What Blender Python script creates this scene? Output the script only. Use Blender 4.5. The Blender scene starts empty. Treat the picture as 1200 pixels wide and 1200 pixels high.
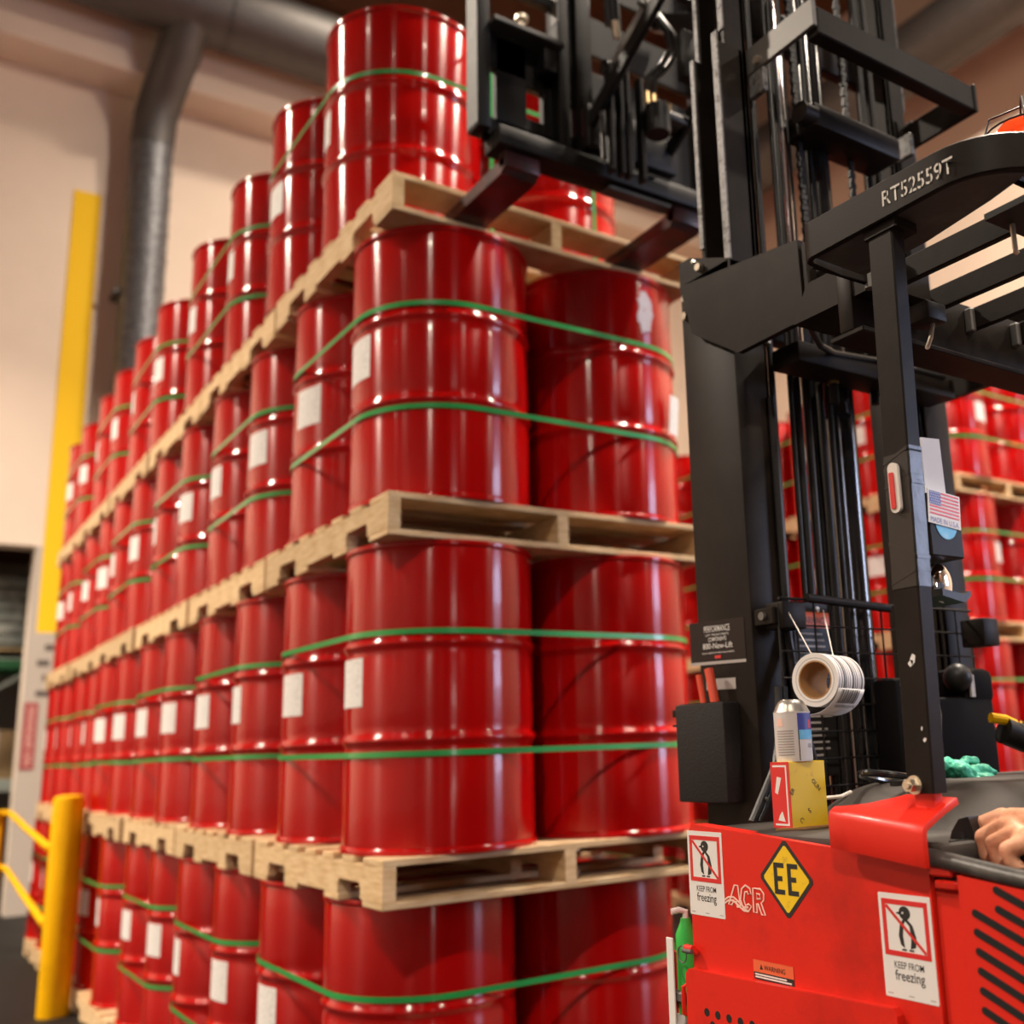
import bpy, bmesh, math, random
from mathutils import Vector, Matrix, Euler
random.seed(7)
SC = bpy.context.scene
COL = SC.collection
PI = math.pi

ORD7 = ['first', 'second', 'third', 'fourth', 'fifth', 'sixth', 'seventh']; ROW4 = ['far left', 'left', 'middle', 'right']
# ------------------------------------------------------------------ camera
cam_d = bpy.data.cameras.new('camera')
cam = bpy.data.objects.new('camera', cam_d)
COL.objects.link(cam)
RT = Vector((0.81917, -0.572472, -0.03516))
DN = Vector((0.09698, 0.19867, -0.975256))
FW = Vector((0.565292, 0.795491, 0.218263))
CAM = Vector((-1.13564, -2.72304, 1.40110))
mw = Matrix.Identity(4)
for i in range(3):
    mw[i][0] = RT[i]; mw[i][1] = -DN[i]; mw[i][2] = -FW[i]; mw[i][3] = CAM[i]
cam.matrix_world = mw
cam_d.sensor_fit = 'HORIZONTAL'; cam_d.sensor_width = 36.0
cam_d.lens = 36.0 * 1226.94 / 1200.0
cam_d.shift_x = -125.26 / 1200.0
cam_d.clip_start = 0.05; cam_d.clip_end = 200
cam_d.dof.use_dof = True
cam_d.dof.focus_distance = 1.66
cam_d.dof.aperture_fstop = 2.6
SC.camera = cam

# ------------------------------------------------------------------ world, exposure
w = bpy.data.worlds.new('world'); SC.world = w; w.use_nodes = True
w.node_tree.nodes['Background'].inputs[0].default_value = (0.9, 0.75, 0.6, 1)
w.node_tree.nodes['Background'].inputs[1].default_value = 0.05
SC.view_settings.view_transform = 'Standard'
SC.view_settings.look = 'None'
SC.view_settings.gamma = 1.0
SC.view_settings.use_curve_mapping = False
SC.view_settings.exposure = 0.1

def area(name, loc, aim, sx, sy, power, colr, spread=math.radians(126)):
    d = bpy.data.lights.new(name, 'AREA'); d.shape = 'RECTANGLE'
    d.size = sx; d.size_y = sy; d.energy = power; d.color = colr; d.spread = spread
    o = bpy.data.objects.new(name, d); COL.objects.link(o)
    o.location = loc
    o.rotation_euler = (Vector(aim) - Vector(loc)).to_track_quat('-Z', 'Y').to_euler()
    return o
WARM = (1.0, 0.80, 0.60); NEUT = (1.0, 0.91, 0.80); COOL = (0.72, 0.80, 1.0)
# high bay lamps hung in a grid over the hall (x, y, z, watts, colour)
LAMP = (1.0, 0.86, 0.70)
BAYS = []
POWER = {(-4.7, -5.7): 460.0, (-10.0, -0.4): 110.0, (-4.7, -0.4): 50.0, (-4.7, 5.0): 1150.0, (-10.0, 5.0): 700.0, (0.9, -5.7): 190.0, (6.2, -5.7): 200.0}
for ix, x in enumerate((-10.0, -4.7, 0.9, 6.2)):
    for iy, y in enumerate((5.0, -0.4, -5.7, -11.0, -17.0, -24.0, -32.0)):
        if y > -1 and x > -4: continue
        if y < -6 and (ix + iy) % 2: continue
        BAYS.append((x, y, 9.0 if y > 4 else 8.0, POWER.get((x, y), 200.0), LAMP, 'high bay lamp, %s from the far wall in the %s row over the hall' % (ORD7[iy], ROW4[ix])))
BAYS.append((3.1, 6.0, 11.4, 300.0, LAMP, 'high bay lamp hung high near the far wall right of the duct elbow'))
BAYS.append((2.9, -1.2, 9.0, 480.0, LAMP, 'added unseen lamp brightening the front of the far right stack'))  # added outside the grid to brighten the far right drums
BAYS.append((5.6, 0.2, 10.5, 1500.0, LAMP, 'added unseen lamp over the far right stack, brightening the right wall'))  # added outside the grid to brighten the right wall
BAYS.append((-1.0, 10.7, 4.0, 45.0, LAMP, 'added unseen lamp brightening the wrapped loads on the storeroom rack'))  # added so the wrapped loads beyond the doorway show up
BAY_LIGHTS = []
for x, y, z, pw, cc, lb in BAYS:
    L = area('bay_lamp', (x, y, z - 0.02), (x, y, 0), 0.42, 0.42, pw, cc, PI if z == 10.5 else math.radians(126)); L.data.shape = 'DISK'; BAY_LIGHTS.append(L)
# cool daylight through the high window in the right wall; added light panel behind the camera for drum reflections
WIN = area('window_daylight', (10.25, -8.7, 3.9), (0, -8.7, 3.9), 3.4, 3.0, 800.0, (0.60, 0.70, 1.0), PI)
PANEL_LIGHT = area('added_panel_light', (-2.6, -18.25, 1.7), (-2.6, 0, 1.7), 1.9, 3.2, 130.0, (1.0, 0.93, 0.88), PI)

# ------------------------------------------------------------------ materials
def mat(name, col, rough=0.5, metal=0.0, coat=0.0, noise=None, bump=None, emit=None, rnd=0.0, spec=0.5):
    """noise=(scale, other colour, lo, hi); bump=(scale, strength); rnd = per-object value variation"""
    m = bpy.data.materials.new(name); m.use_nodes = True
    nt = m.node_tree; b = nt.nodes['Principled BSDF']
    b.inputs['Base Color'].default_value = (*col, 1)
    b.inputs['Roughness'].default_value = rough
    b.inputs['Metallic'].default_value = metal
    b.inputs['Coat Weight'].default_value = coat
    b.inputs['Coat Roughness'].default_value = 0.06
    b.inputs['Specular IOR Level'].default_value = spec
    tc = nt.nodes.new('ShaderNodeTexCoord')
    src = None
    if noise:
        n = nt.nodes.new('ShaderNodeTexNoise'); n.inputs['Scale'].default_value = noise[0]
        n.inputs['Detail'].default_value = 6; n.inputs['Roughness'].default_value = 0.65
        nt.links.new(tc.outputs['Object'], n.inputs['Vector'])
        r = nt.nodes.new('ShaderNodeValToRGB')
        r.color_ramp.elements[0].position = noise[2]; r.color_ramp.elements[1].position = noise[3]
        r.color_ramp.elements[0].color = (*col, 1); r.color_ramp.elements[1].color = (*noise[1], 1)
        nt.links.new(n.outputs['Fac'], r.inputs['Fac']); src = r.outputs['Color']
    if rnd:
        oi = nt.nodes.new('ShaderNodeObjectInfo')
        mr = nt.nodes.new('ShaderNodeMapRange')
        mr.inputs['To Min'].default_value = 1 - rnd; mr.inputs['To Max'].default_value = 1 + rnd
        nt.links.new(oi.outputs['Random'], mr.inputs['Value'])
        hs = nt.nodes.new('ShaderNodeHueSaturation')
        if src: nt.links.new(src, hs.inputs['Color'])
        else: hs.inputs['Color'].default_value = (*col, 1)
        nt.links.new(mr.outputs['Result'], hs.inputs['Value']); src = hs.outputs['Color']
    if src: nt.links.new(src, b.inputs['Base Color'])
    if bump:
        n2 = nt.nodes.new('ShaderNodeTexNoise'); n2.inputs['Scale'].default_value = bump[0]
        n2.inputs['Detail'].default_value = 4
        nt.links.new(tc.outputs['Object'], n2.inputs['Vector'])
        bp = nt.nodes.new('ShaderNodeBump'); bp.inputs['Strength'].default_value = bump[1]
        bp.inputs['Distance'].default_value = 0.01
        nt.links.new(n2.outputs['Fac'], bp.inputs['Height']); nt.links.new(bp.outputs['Normal'], b.inputs['Normal'])
    if emit:
        b.inputs['Emission Color'].default_value = (*emit[0], 1); b.inputs['Emission Strength'].default_value = emit[1]
    return m

def wood_mat():
    m = mat('pallet_wood', (0.60, 0.39, 0.19), 0.75, rnd=0.13, spec=0.25)
    nt = m.node_tree; b = nt.nodes['Principled BSDF']
    tc = nt.nodes.new('ShaderNodeTexCoord'); mp = nt.nodes.new('ShaderNodeMapping')
    mp.inputs['Scale'].default_value = (4, 4, 26)
    nz = nt.nodes.new('ShaderNodeTexNoise'); nz.inputs['Scale'].default_value = 3; nz.inputs['Detail'].default_value = 8
    nt.links.new(tc.outputs['Object'], mp.inputs['Vector']); nt.links.new(mp.outputs['Vector'], nz.inputs['Vector'])
    rp = nt.nodes.new('ShaderNodeValToRGB')
    rp.color_ramp.elements[0].position = 0.32; rp.color_ramp.elements[0].color = (0.53, 0.34, 0.17, 1)
    rp.color_ramp.elements[1].position = 0.62; rp.color_ramp.elements[1].color = (0.69, 0.51, 0.30, 1)
    nt.links.new(nz.outputs['Fac'], rp.inputs['Fac'])
    for l in list(nt.links):
        if l.to_node == b and l.to_socket.name == 'Base Color': hs = l.from_node
    nt.links.new(rp.outputs['Color'], hs.inputs['Color'])
    return m

def label_mat():
    """white paper printed with blurry rows of grey text"""
    m = mat('drum_label_paper', (0.80, 0.78, 0.76), 0.6)
    nt = m.node_tree; b = nt.nodes['Principled BSDF']
    tc = nt.nodes.new('ShaderNodeTexCoord'); mp = nt.nodes.new('ShaderNodeMapping')
    mp.inputs['Scale'].default_value = (1, 9, 22)
    nz = nt.nodes.new('ShaderNodeTexNoise'); nz.inputs['Scale'].default_value = 1.6; nz.inputs['Detail'].default_value = 2
    nt.links.new(tc.outputs['Generated'], mp.inputs['Vector']); nt.links.new(mp.outputs['Vector'], nz.inputs['Vector'])
    rp = nt.nodes.new('ShaderNodeValToRGB')
    rp.color_ramp.elements[0].position = 0.50; rp.color_ramp.elements[0].color = (0.82, 0.80, 0.78, 1)
    rp.color_ramp.elements[1].position = 0.64; rp.color_ramp.elements[1].color = (0.50, 0.49, 0.50, 1)
    nt.links.new(nz.outputs['Fac'], rp.inputs['Fac']); nt.links.new(rp.outputs['Color'], b.inputs['Base Color'])
    return m

def stripe_mat(name, axis_scale, lo, base, ink):
    """flat print of bars: 1-D noise over one object axis"""
    m = mat(name, base, 0.5); nt = m.node_tree; b = nt.nodes['Principled BSDF']
    tc = nt.nodes.new('ShaderNodeTexCoord'); mp = nt.nodes.new('ShaderNodeMapping')
    mp.inputs['Scale'].default_value = axis_scale
    nz = nt.nodes.new('ShaderNodeTexNoise'); nz.inputs['Scale'].default_value = 1.0; nz.inputs['Detail'].default_value = 3
    nt.links.new(tc.outputs['Object'], mp.inputs['Vector']); nt.links.new(mp.outputs['Vector'], nz.inputs['Vector'])
    rp = nt.nodes.new('ShaderNodeValToRGB'); rp.color_ramp.interpolation = 'CONSTANT'
    rp.color_ramp.elements[0].color = (*base, 1)
    rp.color_ramp.elements[1].position = lo; rp.color_ramp.elements[1].color = (*ink, 1)
    nt.links.new(nz.outputs['Fac'], rp.inputs['Fac']); nt.links.new(rp.outputs['Color'], b.inputs['Base Color'])
    return m

def drum_mat():
    """enamel over rolled sheet steel: reflections stretched along the drum axis, thin clear coat"""
    m = mat('drum_red_enamel', (0.43, 0.0024, 0.0022), 0.225, coat=0.16, spec=0.40)
    nt = m.node_tree; b = nt.nodes['Principled BSDF']
    tg = nt.nodes.new('ShaderNodeTangent'); tg.direction_type = 'RADIAL'; tg.axis = 'Z'
    b.inputs['Anisotropic'].default_value = 1.0; b.inputs['Anisotropic Rotation'].default_value = 0.25
    b.inputs['Coat Roughness'].default_value = 0.04
    nt.links.new(tg.outputs['Tangent'], b.inputs['Tangent'])
    return m

MT = dict(
    drum=drum_mat(),
    lid=mat('drum_lid_red', (0.33, 0.004, 0.004), 0.35, coat=0.3),
    wood=wood_mat(), label=label_mat(),
    strap=mat('green_strapping', (0.02, 0.33, 0.07), 0.3, coat=0.3),
    torn=mat('torn_label_backing', (0.62, 0.57, 0.62), 0.7, noise=(60, (0.52, 0.40, 0.44), 0.5, 0.7)),
    truckred=mat('truck_red_paint', (0.64, 0.019, 0.009), 0.40, noise=(4, (0.36, 0.012, 0.007), 0.54, 0.78), bump=(160, 0.03), coat=0.04, spec=0.3),
    black=mat('truck_black_paint', (0.011, 0.0078, 0.0062), 0.46, noise=(9, (0.019, 0.014, 0.0115), 0.4, 0.7), bump=(300, 0.03), spec=0.11),
    gloss=mat('gloss_black_steel', (0.012, 0.012, 0.013), 0.16, coat=0.4),
    hose=mat('black_rubber_hose', (0.008, 0.007, 0.007), 0.40, spec=0.35),
    chrome=mat('chrome_rod', (0.85, 0.85, 0.88), 0.08, metal=1.0),
    worn=mat('worn_bright_steel', (0.17, 0.168, 0.17), 0.5, metal=0.5, noise=(60, (0.05, 0.045, 0.042), 0.48, 0.66), bump=(90, 0.3)),
    pale_grey=mat('pale_grey_steel', (0.050, 0.047, 0.044), 0.5, noise=(20, (0.085, 0.08, 0.075), 0.5, 0.7)),  # mottled paler grey; on the guard plates it imitates floor bounce
    dark=mat('shaded_dark_steel', (0.006, 0.005, 0.0048), 0.5, noise=(12, (0.012, 0.010, 0.009), 0.5, 0.75), spec=0.25),  # carriage steel darkened in place of the shade between its parts
    plate=mat('grey_steel_plate', (0.14, 0.135, 0.13), 0.5, metal=0.5),
    bolt=mat('zinc_bolt', (0.70, 0.62, 0.50), 0.3, metal=0.9),
    brass=mat('brass_fitting', (0.75, 0.55, 0.28), 0.3, metal=0.9),
    fork=mat('worn_fork_steel', (0.085, 0.022, 0.020), 0.32, metal=0.3, noise=(14, (0.03, 0.022, 0.02), 0.45, 0.65)),
    deck=mat('grey_moulded_plastic', (0.045, 0.038, 0.034), 0.62, bump=(400, 0.15), spec=0.22),
    rim=mat('scuffed_grey_rim', (0.055, 0.052, 0.05), 0.36, metal=0.3, noise=(20, (0.13, 0.125, 0.12), 0.5, 0.75)),
    plastic=mat('black_plastic', (0.008, 0.0075, 0.008), 0.45, spec=0.3),
    felt=mat('textured_black_box', (0.012, 0.010, 0.0105), 0.7, bump=(250, 0.2), spec=0.3),
    tape=mat('black_tape', (0.013, 0.010, 0.009), 0.36, bump=(35, 0.12)),
    white=mat('white_vinyl', (0.70, 0.68, 0.67), 0.5),
    ink=mat('black_ink', (0.015, 0.015, 0.015), 0.5),
    redink=mat('red_ink', (0.60, 0.02, 0.02), 0.45),
    blueink=mat('blue_ink', (0.045, 0.06, 0.30), 0.45),
    skyblue=mat('light_blue_sticker', (0.10, 0.42, 0.72), 0.5, noise=(60, (0.22, 0.52, 0.75), 0.5, 0.7)),
    yellow=mat('yellow_sticker', (0.80, 0.52, 0.01), 0.45, noise=(30, (0.50, 0.28, 0.03), 0.60, 0.72)),
    orange=mat('orange_header', (0.72, 0.12, 0.04), 0.5),
    outline=mat('pale_pink_ink', (0.82, 0.52, 0.44), 0.5),
    stencil=mat('stencil_paint', (0.60, 0.56, 0.52), 0.6),
    signblack=mat('dark_sign', (0.014, 0.012, 0.012), 0.5, spec=0.3),
    greyink=mat('grey_print', (0.36, 0.33, 0.32), 0.5),
    signmaroon=mat('dark_maroon_sign', (0.012, 0.005, 0.005), 0.5, spec=0.25),
    safety=mat('safety_yellow', (0.78, 0.42, 0.0), 0.5, noise=(6, (0.66, 0.35, 0.0), 0.5, 0.75), spec=0.15),
    wallstripe=mat('wall_stripe_yellow', (0.90, 0.55, 0.012), 0.6, spec=0.2),
    wall=mat('beige_wall_paint', (0.80, 0.66, 0.54), 0.85, noise=(0.7, (0.74, 0.61, 0.49), 0.4, 0.7)),
    greywall=mat('grey_jamb_paint', (0.46, 0.40, 0.34), 0.8),
    brownwood=mat('brown_roof_deck', (0.15, 0.055, 0.02), 0.8),
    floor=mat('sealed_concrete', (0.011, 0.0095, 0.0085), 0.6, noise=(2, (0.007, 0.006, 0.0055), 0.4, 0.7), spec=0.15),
    duct=mat('galvanised_duct', (0.13, 0.12, 0.115), 0.58, metal=0.75, noise=(9, (0.11, 0.105, 0.10), 0.4, 0.7), bump=(14, 0.25)),
    flex=mat('flexible_duct', (0.20, 0.20, 0.21), 0.5, metal=0.6, noise=(22, (0.08, 0.08, 0.085), 0.42, 0.62), bump=(16, 1.0)),
    wrap=mat('stretch_wrap', (0.30, 0.32, 0.30), 0.25, noise=(4, (0.62, 0.62, 0.58), 0.5, 0.7), bump=(12, 0.8), coat=0.4),
    rack=mat('rack_green', (0.03, 0.16, 0.06), 0.5), rackgrey=mat('rack_grey', (0.30, 0.33, 0.30), 0.5),
    card=mat('cardboard', (0.42, 0.27, 0.14), 0.8, rnd=0.15),
    core=mat('brown_card_core', (0.33, 0.17, 0.06), 0.8),
    paper=mat('note_paper', (0.66, 0.60, 0.55), 0.8),
    glove=mat('green_rubber_glove', (0.05, 0.42, 0.28), 0.55),
    skin=mat('skin', (0.56, 0.27, 0.16), 0.5, noise=(60, (0.44, 0.18, 0.10), 0.5, 0.75), bump=(220, 0.12)),
    hair=mat('brown_hair', (0.05, 0.03, 0.02), 0.7),
    shirt=mat('navy_work_shirt', (0.03, 0.04, 0.08), 0.9), trouser=mat('grey_work_trousers', (0.06, 0.06, 0.07), 0.9),
    shoe=mat('dark_boot', (0.03, 0.02, 0.015), 0.6), eye=mat('eye_white', (0.8, 0.8, 0.8), 0.2),
    mirror=mat('mirror_glass', (0.9, 0.9, 0.92), 0.02, metal=1.0),
    beacon=mat('red_lens', (0.85, 0.05, 0.01), 0.12, coat=0.5, emit=((1.0, 0.10, 0.02), 0.35)),
    redplastic=mat('red_handle', (0.66, 0.07, 0.03), 0.4),
    tin=mat('tin_can', (0.55, 0.53, 0.48), 0.3, metal=0.85),
    matte=mat('matte_black_box', (0.006, 0.0055, 0.006), 0.7, spec=0.06),
    lit_arm=mat('lit_arm_grey', (0.30, 0.30, 0.30), 0.42, metal=0.3),  # pale grey that imitates light on the near reach arm
    noticegrey=mat('notice_print', (0.10, 0.08, 0.07), 0.7),
    signred=mat('faded_red_sign', (0.33, 0.05, 0.05), 0.6),
    greenbottle=mat('green_bottle', (0.03, 0.42, 0.06), 0.3),
    greycan=mat('grey_canister', (0.42, 0.42, 0.42), 0.4),
    clear=mat('clear_plastic', (0.72, 0.66, 0.62), 0.25, coat=0.5),
    fixture=mat('white_fixture', (0.7, 0.7, 0.7), 0.5),
    hole=mat('vent_black', (0.004, 0.004, 0.004), 0.9),
)
MT['barcode'] = stripe_mat('barcode_print', (0.01, 0.01, 170), 0.50, (0.66, 0.64, 0.63), (0.07, 0.07, 0.08))

# ------------------------------------------------------------------ mesh builder
class MB:
    def __init__(s): s.v = []; s.f = []
    def add(s, vs, fs):
        n = len(s.v); s.v += [tuple(v) for v in vs]; s.f += [tuple(i + n for i in f) for f in fs]; return s
    def bmesh_in(s, bm):
        bm.verts.index_update(); s.add([v.co[:] for v in bm.verts], [[v.index for v in f.verts] for f in bm.faces]); bm.free(); return s
    def box(s, x0, x1, y0, y1, z0, z1, bev=0.0, M=None):
        bm = bmesh.new(); bmesh.ops.create_cube(bm, size=1)
        for v in bm.verts:
            v.co = ((x0 + x1) / 2 + v.co.x * (x1 - x0), (y0 + y1) / 2 + v.co.y * (y1 - y0), (z0 + z1) / 2 + v.co.z * (z1 - z0))
        if bev: bmesh.ops.bevel(bm, geom=bm.edges[:], offset=bev, segments=1 if bev < 0.004 else 2, affect='EDGES', profile=0.5)
        if M: bmesh.ops.transform(bm, matrix=M, verts=bm.verts)
        return s.bmesh_in(bm)
    def bar(s, a, b, wx, wz, bev=0.0, up=(0, 0, 1)):
        """rectangular bar from a to b"""
        a = Vector(a); b = Vector(b); d = (b - a); L = d.length; d.normalize()
        r = d.cross(Vector(up)); r.normalize(); u = r.cross(d)
        M = Matrix(((r.x, d.x, u.x, a.x), (r.y, d.y, u.y, a.y), (r.z, d.z, u.z, a.z), (0, 0, 0, 1)))
        return s.box(-wx / 2, wx / 2, 0, L, -wz / 2, wz / 2, bev, M)
    def prism(s, pts, axis, a, b):
        """polygon pts in the two other axes, extruded along axis from a to b"""
        o = {'x': (1, 2, 0), 'y': (0, 2, 1), 'z': (0, 1, 2)}[axis]
        def mk(p, t):
            v = [0, 0, 0]; v[o[0]] = p[0]; v[o[1]] = p[1]; v[o[2]] = t; return v
        n = len(pts); vs = [mk(p, a) for p in pts] + [mk(p, b) for p in pts]
        fs = [tuple(range(n)), tuple(range(2 * n - 1, n - 1, -1))] + [((i + 1) % n, i, i + n, (i + 1) % n + n) for i in range(n)]
        bm = bmesh.new(); bv = [bm.verts.new(v) for v in vs]
        for f in fs: bm.faces.new([bv[i] for i in f])
        bmesh.ops.recalc_face_normals(bm, faces=bm.faces)
        return s.bmesh_in(bm)
    def tube(s, pts, r, seg=10, closed=False, cap=True, rs=None):
        pts = [Vector(p) for p in pts]; n = len(pts); rings = []; up = None
        for i, p in enumerate(pts):
            if closed: t = (pts[(i + 1) % n] - pts[i - 1])
            else: t = (pts[min(i + 1, n - 1)] - pts[max(i - 1, 0)])
            t.normalize()
            if up is None: up = Vector((0, 0, 1)) if abs(t.z) < 0.9 else Vector((1, 0, 0))
            a = t.cross(up); a.normalize(); bb = a.cross(t); up = bb
            rr = rs[i] if rs else r
            rings.append([p + a * math.cos(2 * PI * k / seg) * rr + bb * math.sin(2 * PI * k / seg) * rr for k in range(seg)])
        vs = [v for rg in rings for v in rg]; fs = []
        for i in range(n if closed else n - 1):
            j = (i + 1) % n
            fs += [(i * seg + k, i * seg + (k + 1) % seg, j * seg + (k + 1) % seg, j * seg + k) for k in range(seg)]
        if cap and not closed:
            fs += [tuple(range(seg - 1, -1, -1)), tuple(range((n - 1) * seg, n * seg))]
        return s.add(vs, fs)
    def lathe(s, prof, seg=32, M=None, cap0=False, cap1=False):
        vs = []; fs = []
        for r, z in prof:
            vs += [Vector((r * math.cos(2 * PI * k / seg), r * math.sin(2 * PI * k / seg), z)) for k in range(seg)]
        for i in range(len(prof) - 1):
            fs += [(i * seg + k, i * seg + (k + 1) % seg, (i + 1) * seg + (k + 1) % seg, (i + 1) * seg + k) for k in range(seg)]
        if cap0: fs.append(tuple(range(seg - 1, -1, -1)))
        if cap1: fs.append(tuple(range((len(prof) - 1) * seg, len(prof) * seg)))
        if M: vs = [M @ v for v in vs]
        return s.add(vs, fs)
    def cyl(s, a, b, r, seg=16, r2=None):
        return s.tube([a, b], r, seg, rs=[r, r if r2 is None else r2])
    def ball(s, c, r, sc=(1, 1, 1), seg=16):
        n = seg // 2; pr = [(math.sin(PI * i / n) * r, -math.cos(PI * i / n) * r) for i in range(n + 1)]
        pr[0] = (r * 0.02, -r); pr[-1] = (r * 0.02, r)
        M = Matrix.Translation(c) @ Matrix.Diagonal((*sc, 1))
        return s.lathe(pr, seg, M, True, True)
    def xf(s, M): s.v = [tuple(M @ Vector(v)) for v in s.v]; return s
    def mesh(s, name, m, ang=35):
        me = bpy.data.meshes.new(name); me.from_pydata(s.v, [], s.f); me.update()
        if ang:
            me.polygons.foreach_set('use_smooth', [True] * len(me.polygons)); me.set_sharp_from_angle(angle=math.radians(ang))
        if m: me.materials.append(MT[m] if isinstance(m, str) else m)
        return me
    def build(s, name, m, parent=None, ang=35):
        return obj(name, s.mesh(name, m, ang), parent)

def obj(name, me, parent=None):
    o = bpy.data.objects.new(name, me); COL.objects.link(o)
    if parent: attach(o, parent)
    return o
def world_inv(p):
    if p.parent: return Matrix.Identity(4)           # parts are modelled in world coordinates
    return (Matrix.Translation(p.location) @ p.rotation_euler.to_matrix().to_4x4()).inverted()
def attach(o, p):
    """child meshes are modelled in world coordinates"""
    o.parent = p; o.matrix_parent_inverse = world_inv(p)
def tag(o, label=None, cat=None, group=None, kind=None):
    if label: o['label'] = label
    if cat: o['category'] = cat
    if group: o['group'] = group
    if kind: o['kind'] = kind
    return o
def empty(name, loc=(0, 0, 0), rz=0.0):
    o = bpy.data.objects.new(name, None); COL.objects.link(o); o.location = loc; o.rotation_euler = (0, 0, rz)
    o.empty_display_size = 0.1; return o
def structure(o): o['kind'] = 'structure'; return o
def copy_tree(o, parent=None):
    c = o.copy(); COL.objects.link(c)
    if parent: c.parent = parent
    for ch in o.children: copy_tree(ch, c)
    return c
def text_obj(body, name, m, parent, origin, xd, yd, width=None, height=None, thick=0.0006, font_w=1.0, align='L'):
    """flat lettering with baseline at origin, running along xd, cap height along yd"""
    cu = bpy.data.curves.new(name, 'FONT'); cu.body = body; cu.size = 1.0; cu.resolution_u = 3; cu.offset = 0.012 * (font_w - 1)
    t = bpy.data.objects.new(name + '_tmp', cu)
    me = bpy.data.meshes.new_from_object(t)
    bpy.data.objects.remove(t); bpy.data.curves.remove(cu)
    xs = [v.co.x for v in me.vertices]; ys = [v.co.y for v in me.vertices]
    x0, x1, y0, y1 = min(xs), max(xs), 0.0, max(ys)
    sy = (height or 0.01) / (y1 - y0); sx = (width / (x1 - x0)) if width else sy
    xd = Vector(xd).normalized(); yd = Vector(yd).normalized(); nd = xd.cross(yd); og = Vector(origin)
    off = {'L': 0.0, 'C': -(x1 - x0) * sx / 2}[align]
    for v in me.vertices:
        v.co = og + xd * ((v.co.x - x0) * sx + off) + yd * (v.co.y * sy) + nd * thick
    me.materials.clear(); me.materials.append(MT[m] if isinstance(m, str) else m); me.name = name
    return obj(name, me, parent)
def quadplate(origin, xd, yd, poly, thick, n0=0.0):
    """thin plate: 2-D poly in the (xd, yd) frame, from n0 to n0+thick along the normal"""
    xd = Vector(xd).normalized(); yd = Vector(yd).normalized(); nd = xd.cross(yd); og = Vector(origin)
    M = Matrix(((xd.x, yd.x, nd.x, og.x), (xd.y, yd.y, nd.y, og.y), (xd.z, yd.z, nd.z, og.z), (0, 0, 0, 1)))
    return MB().prism(poly, 'z', n0, n0 + thick).xf(M)
def rect(x0, x1, y0, y1): return [(x0, y0), (x1, y0), (x1, y1), (x0, y1)]
def rrect(x0, x1, y0, y1, r, n=4):
    p = []
    for cx, cy, a0 in ((x1 - r, y0 + r, -90), (x1 - r, y1 - r, 0), (x0 + r, y1 - r, 90), (x0 + r, y0 + r, 180)):
        p += [(cx + r * math.cos(math.radians(a0 + 90 * i / n)), cy + r * math.sin(math.radians(a0 + 90 * i / n))) for i in range(n + 1)]
    return p
def ellipse(cx, cy, rx, ry, n=20): return [(cx + rx * math.cos(2 * PI * i / n), cy + ry * math.sin(2 * PI * i / n)) for i in range(n)]
def arc(cx, cy, r, a0, a1, n=6): return [(cx + r * math.cos(math.radians(a0 + (a1 - a0) * i / n)), cy + r * math.sin(math.radians(a0 + (a1 - a0) * i / n))) for i in range(n + 1)]
ORD = ['first', 'second', 'third', 'fourth', 'fifth', 'sixth', 'seventh', 'eighth', 'ninth', 'tenth', 'eleventh', 'twelfth']
TIER = ['bottom', 'second', 'third', 'top']

# ------------------------------------------------------------------ the setting
YW = 9.5
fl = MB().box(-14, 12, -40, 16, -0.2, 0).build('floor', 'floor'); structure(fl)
MB_wall = MB().box(0.09, 12, YW, YW + 0.3, 0, 12.4).box(-14, -4.2, YW, YW + 0.3, 0, 12.4).box(-4.2, 0.09, YW, YW + 0.3, 3.65, 12.4)
wb = structure(MB_wall.build('wall_back', 'wall'))
structure(MB().box(10.0, 10.3, -40, -10.4, 0, 12.4).box(10.0, 10.3, -7.0, YW, 0, 12.4).box(10.0, 10.3, -10.4, -7.0, 0, 2.4).box(10.0, 10.3, -10.4, -7.0, 5.4, 12.4).build('wall_right', 'wall'))
wn = structure(MB().box(10.02, 10.12, -10.4, -10.32, 2.4, 5.4).box(10.02, 10.12, -7.08, -7.0, 2.4, 5.4).box(10.02, 10.12, -10.32, -7.08, 2.4, 2.48).box(10.02, 10.12, -10.32, -7.08, 5.32, 5.4).build('window_1', 'greywall'))
for yy in (-9.27, -8.13): MB().box(10.03, 10.10, yy - 0.03, yy + 0.03, 2.48, 5.32).build('mullion', 'greywall', wn)
attach(WIN, wn)
structure(MB().box(-14.3, -14, -40, YW, 0, 12.4).build('wall_left', 'wall'))
structure(MB().box(-14, 12, -40.3, -40, 0, 12.4).build('wall_front', 'wall'))
# added block with a lit recess for soft reflections on the drums, behind the camera
dv = structure(MB().box(-4.2, -3.55, -18.3, -18.1, 0, 4.0).box(-1.65, -1.0, -18.3, -18.1, 0, 4.0).box(-3.55, -1.65, -18.3, -18.1, 3.3, 4.0).box(-4.2, -1.0, -18.6, -18.3, 0, 4.0).build('added_light_block', 'wall'))
attach(PANEL_LIGHT, dv)
structure(MB().box(-14, 10, -40, YW, 12.2, 12.5).build('ceiling', 'brownwood'))
structure(MB().box(-14, 10, 8.95, YW, 9.1, 10.75, 0.03).build('trim_1', 'wall'))
structure(MB().box(-14, 10, 8.70, YW, 10.75, 12.2).build('trim_2', 'brownwood'))
for i in range(7):                                      # roof beams
    structure(MB().box(-14, 10, 4.5 - i * 6, 4.8 - i * 6, 11.5, 12.2).build('trim_%d' % (i + 3), 'brownwood'))
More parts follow.
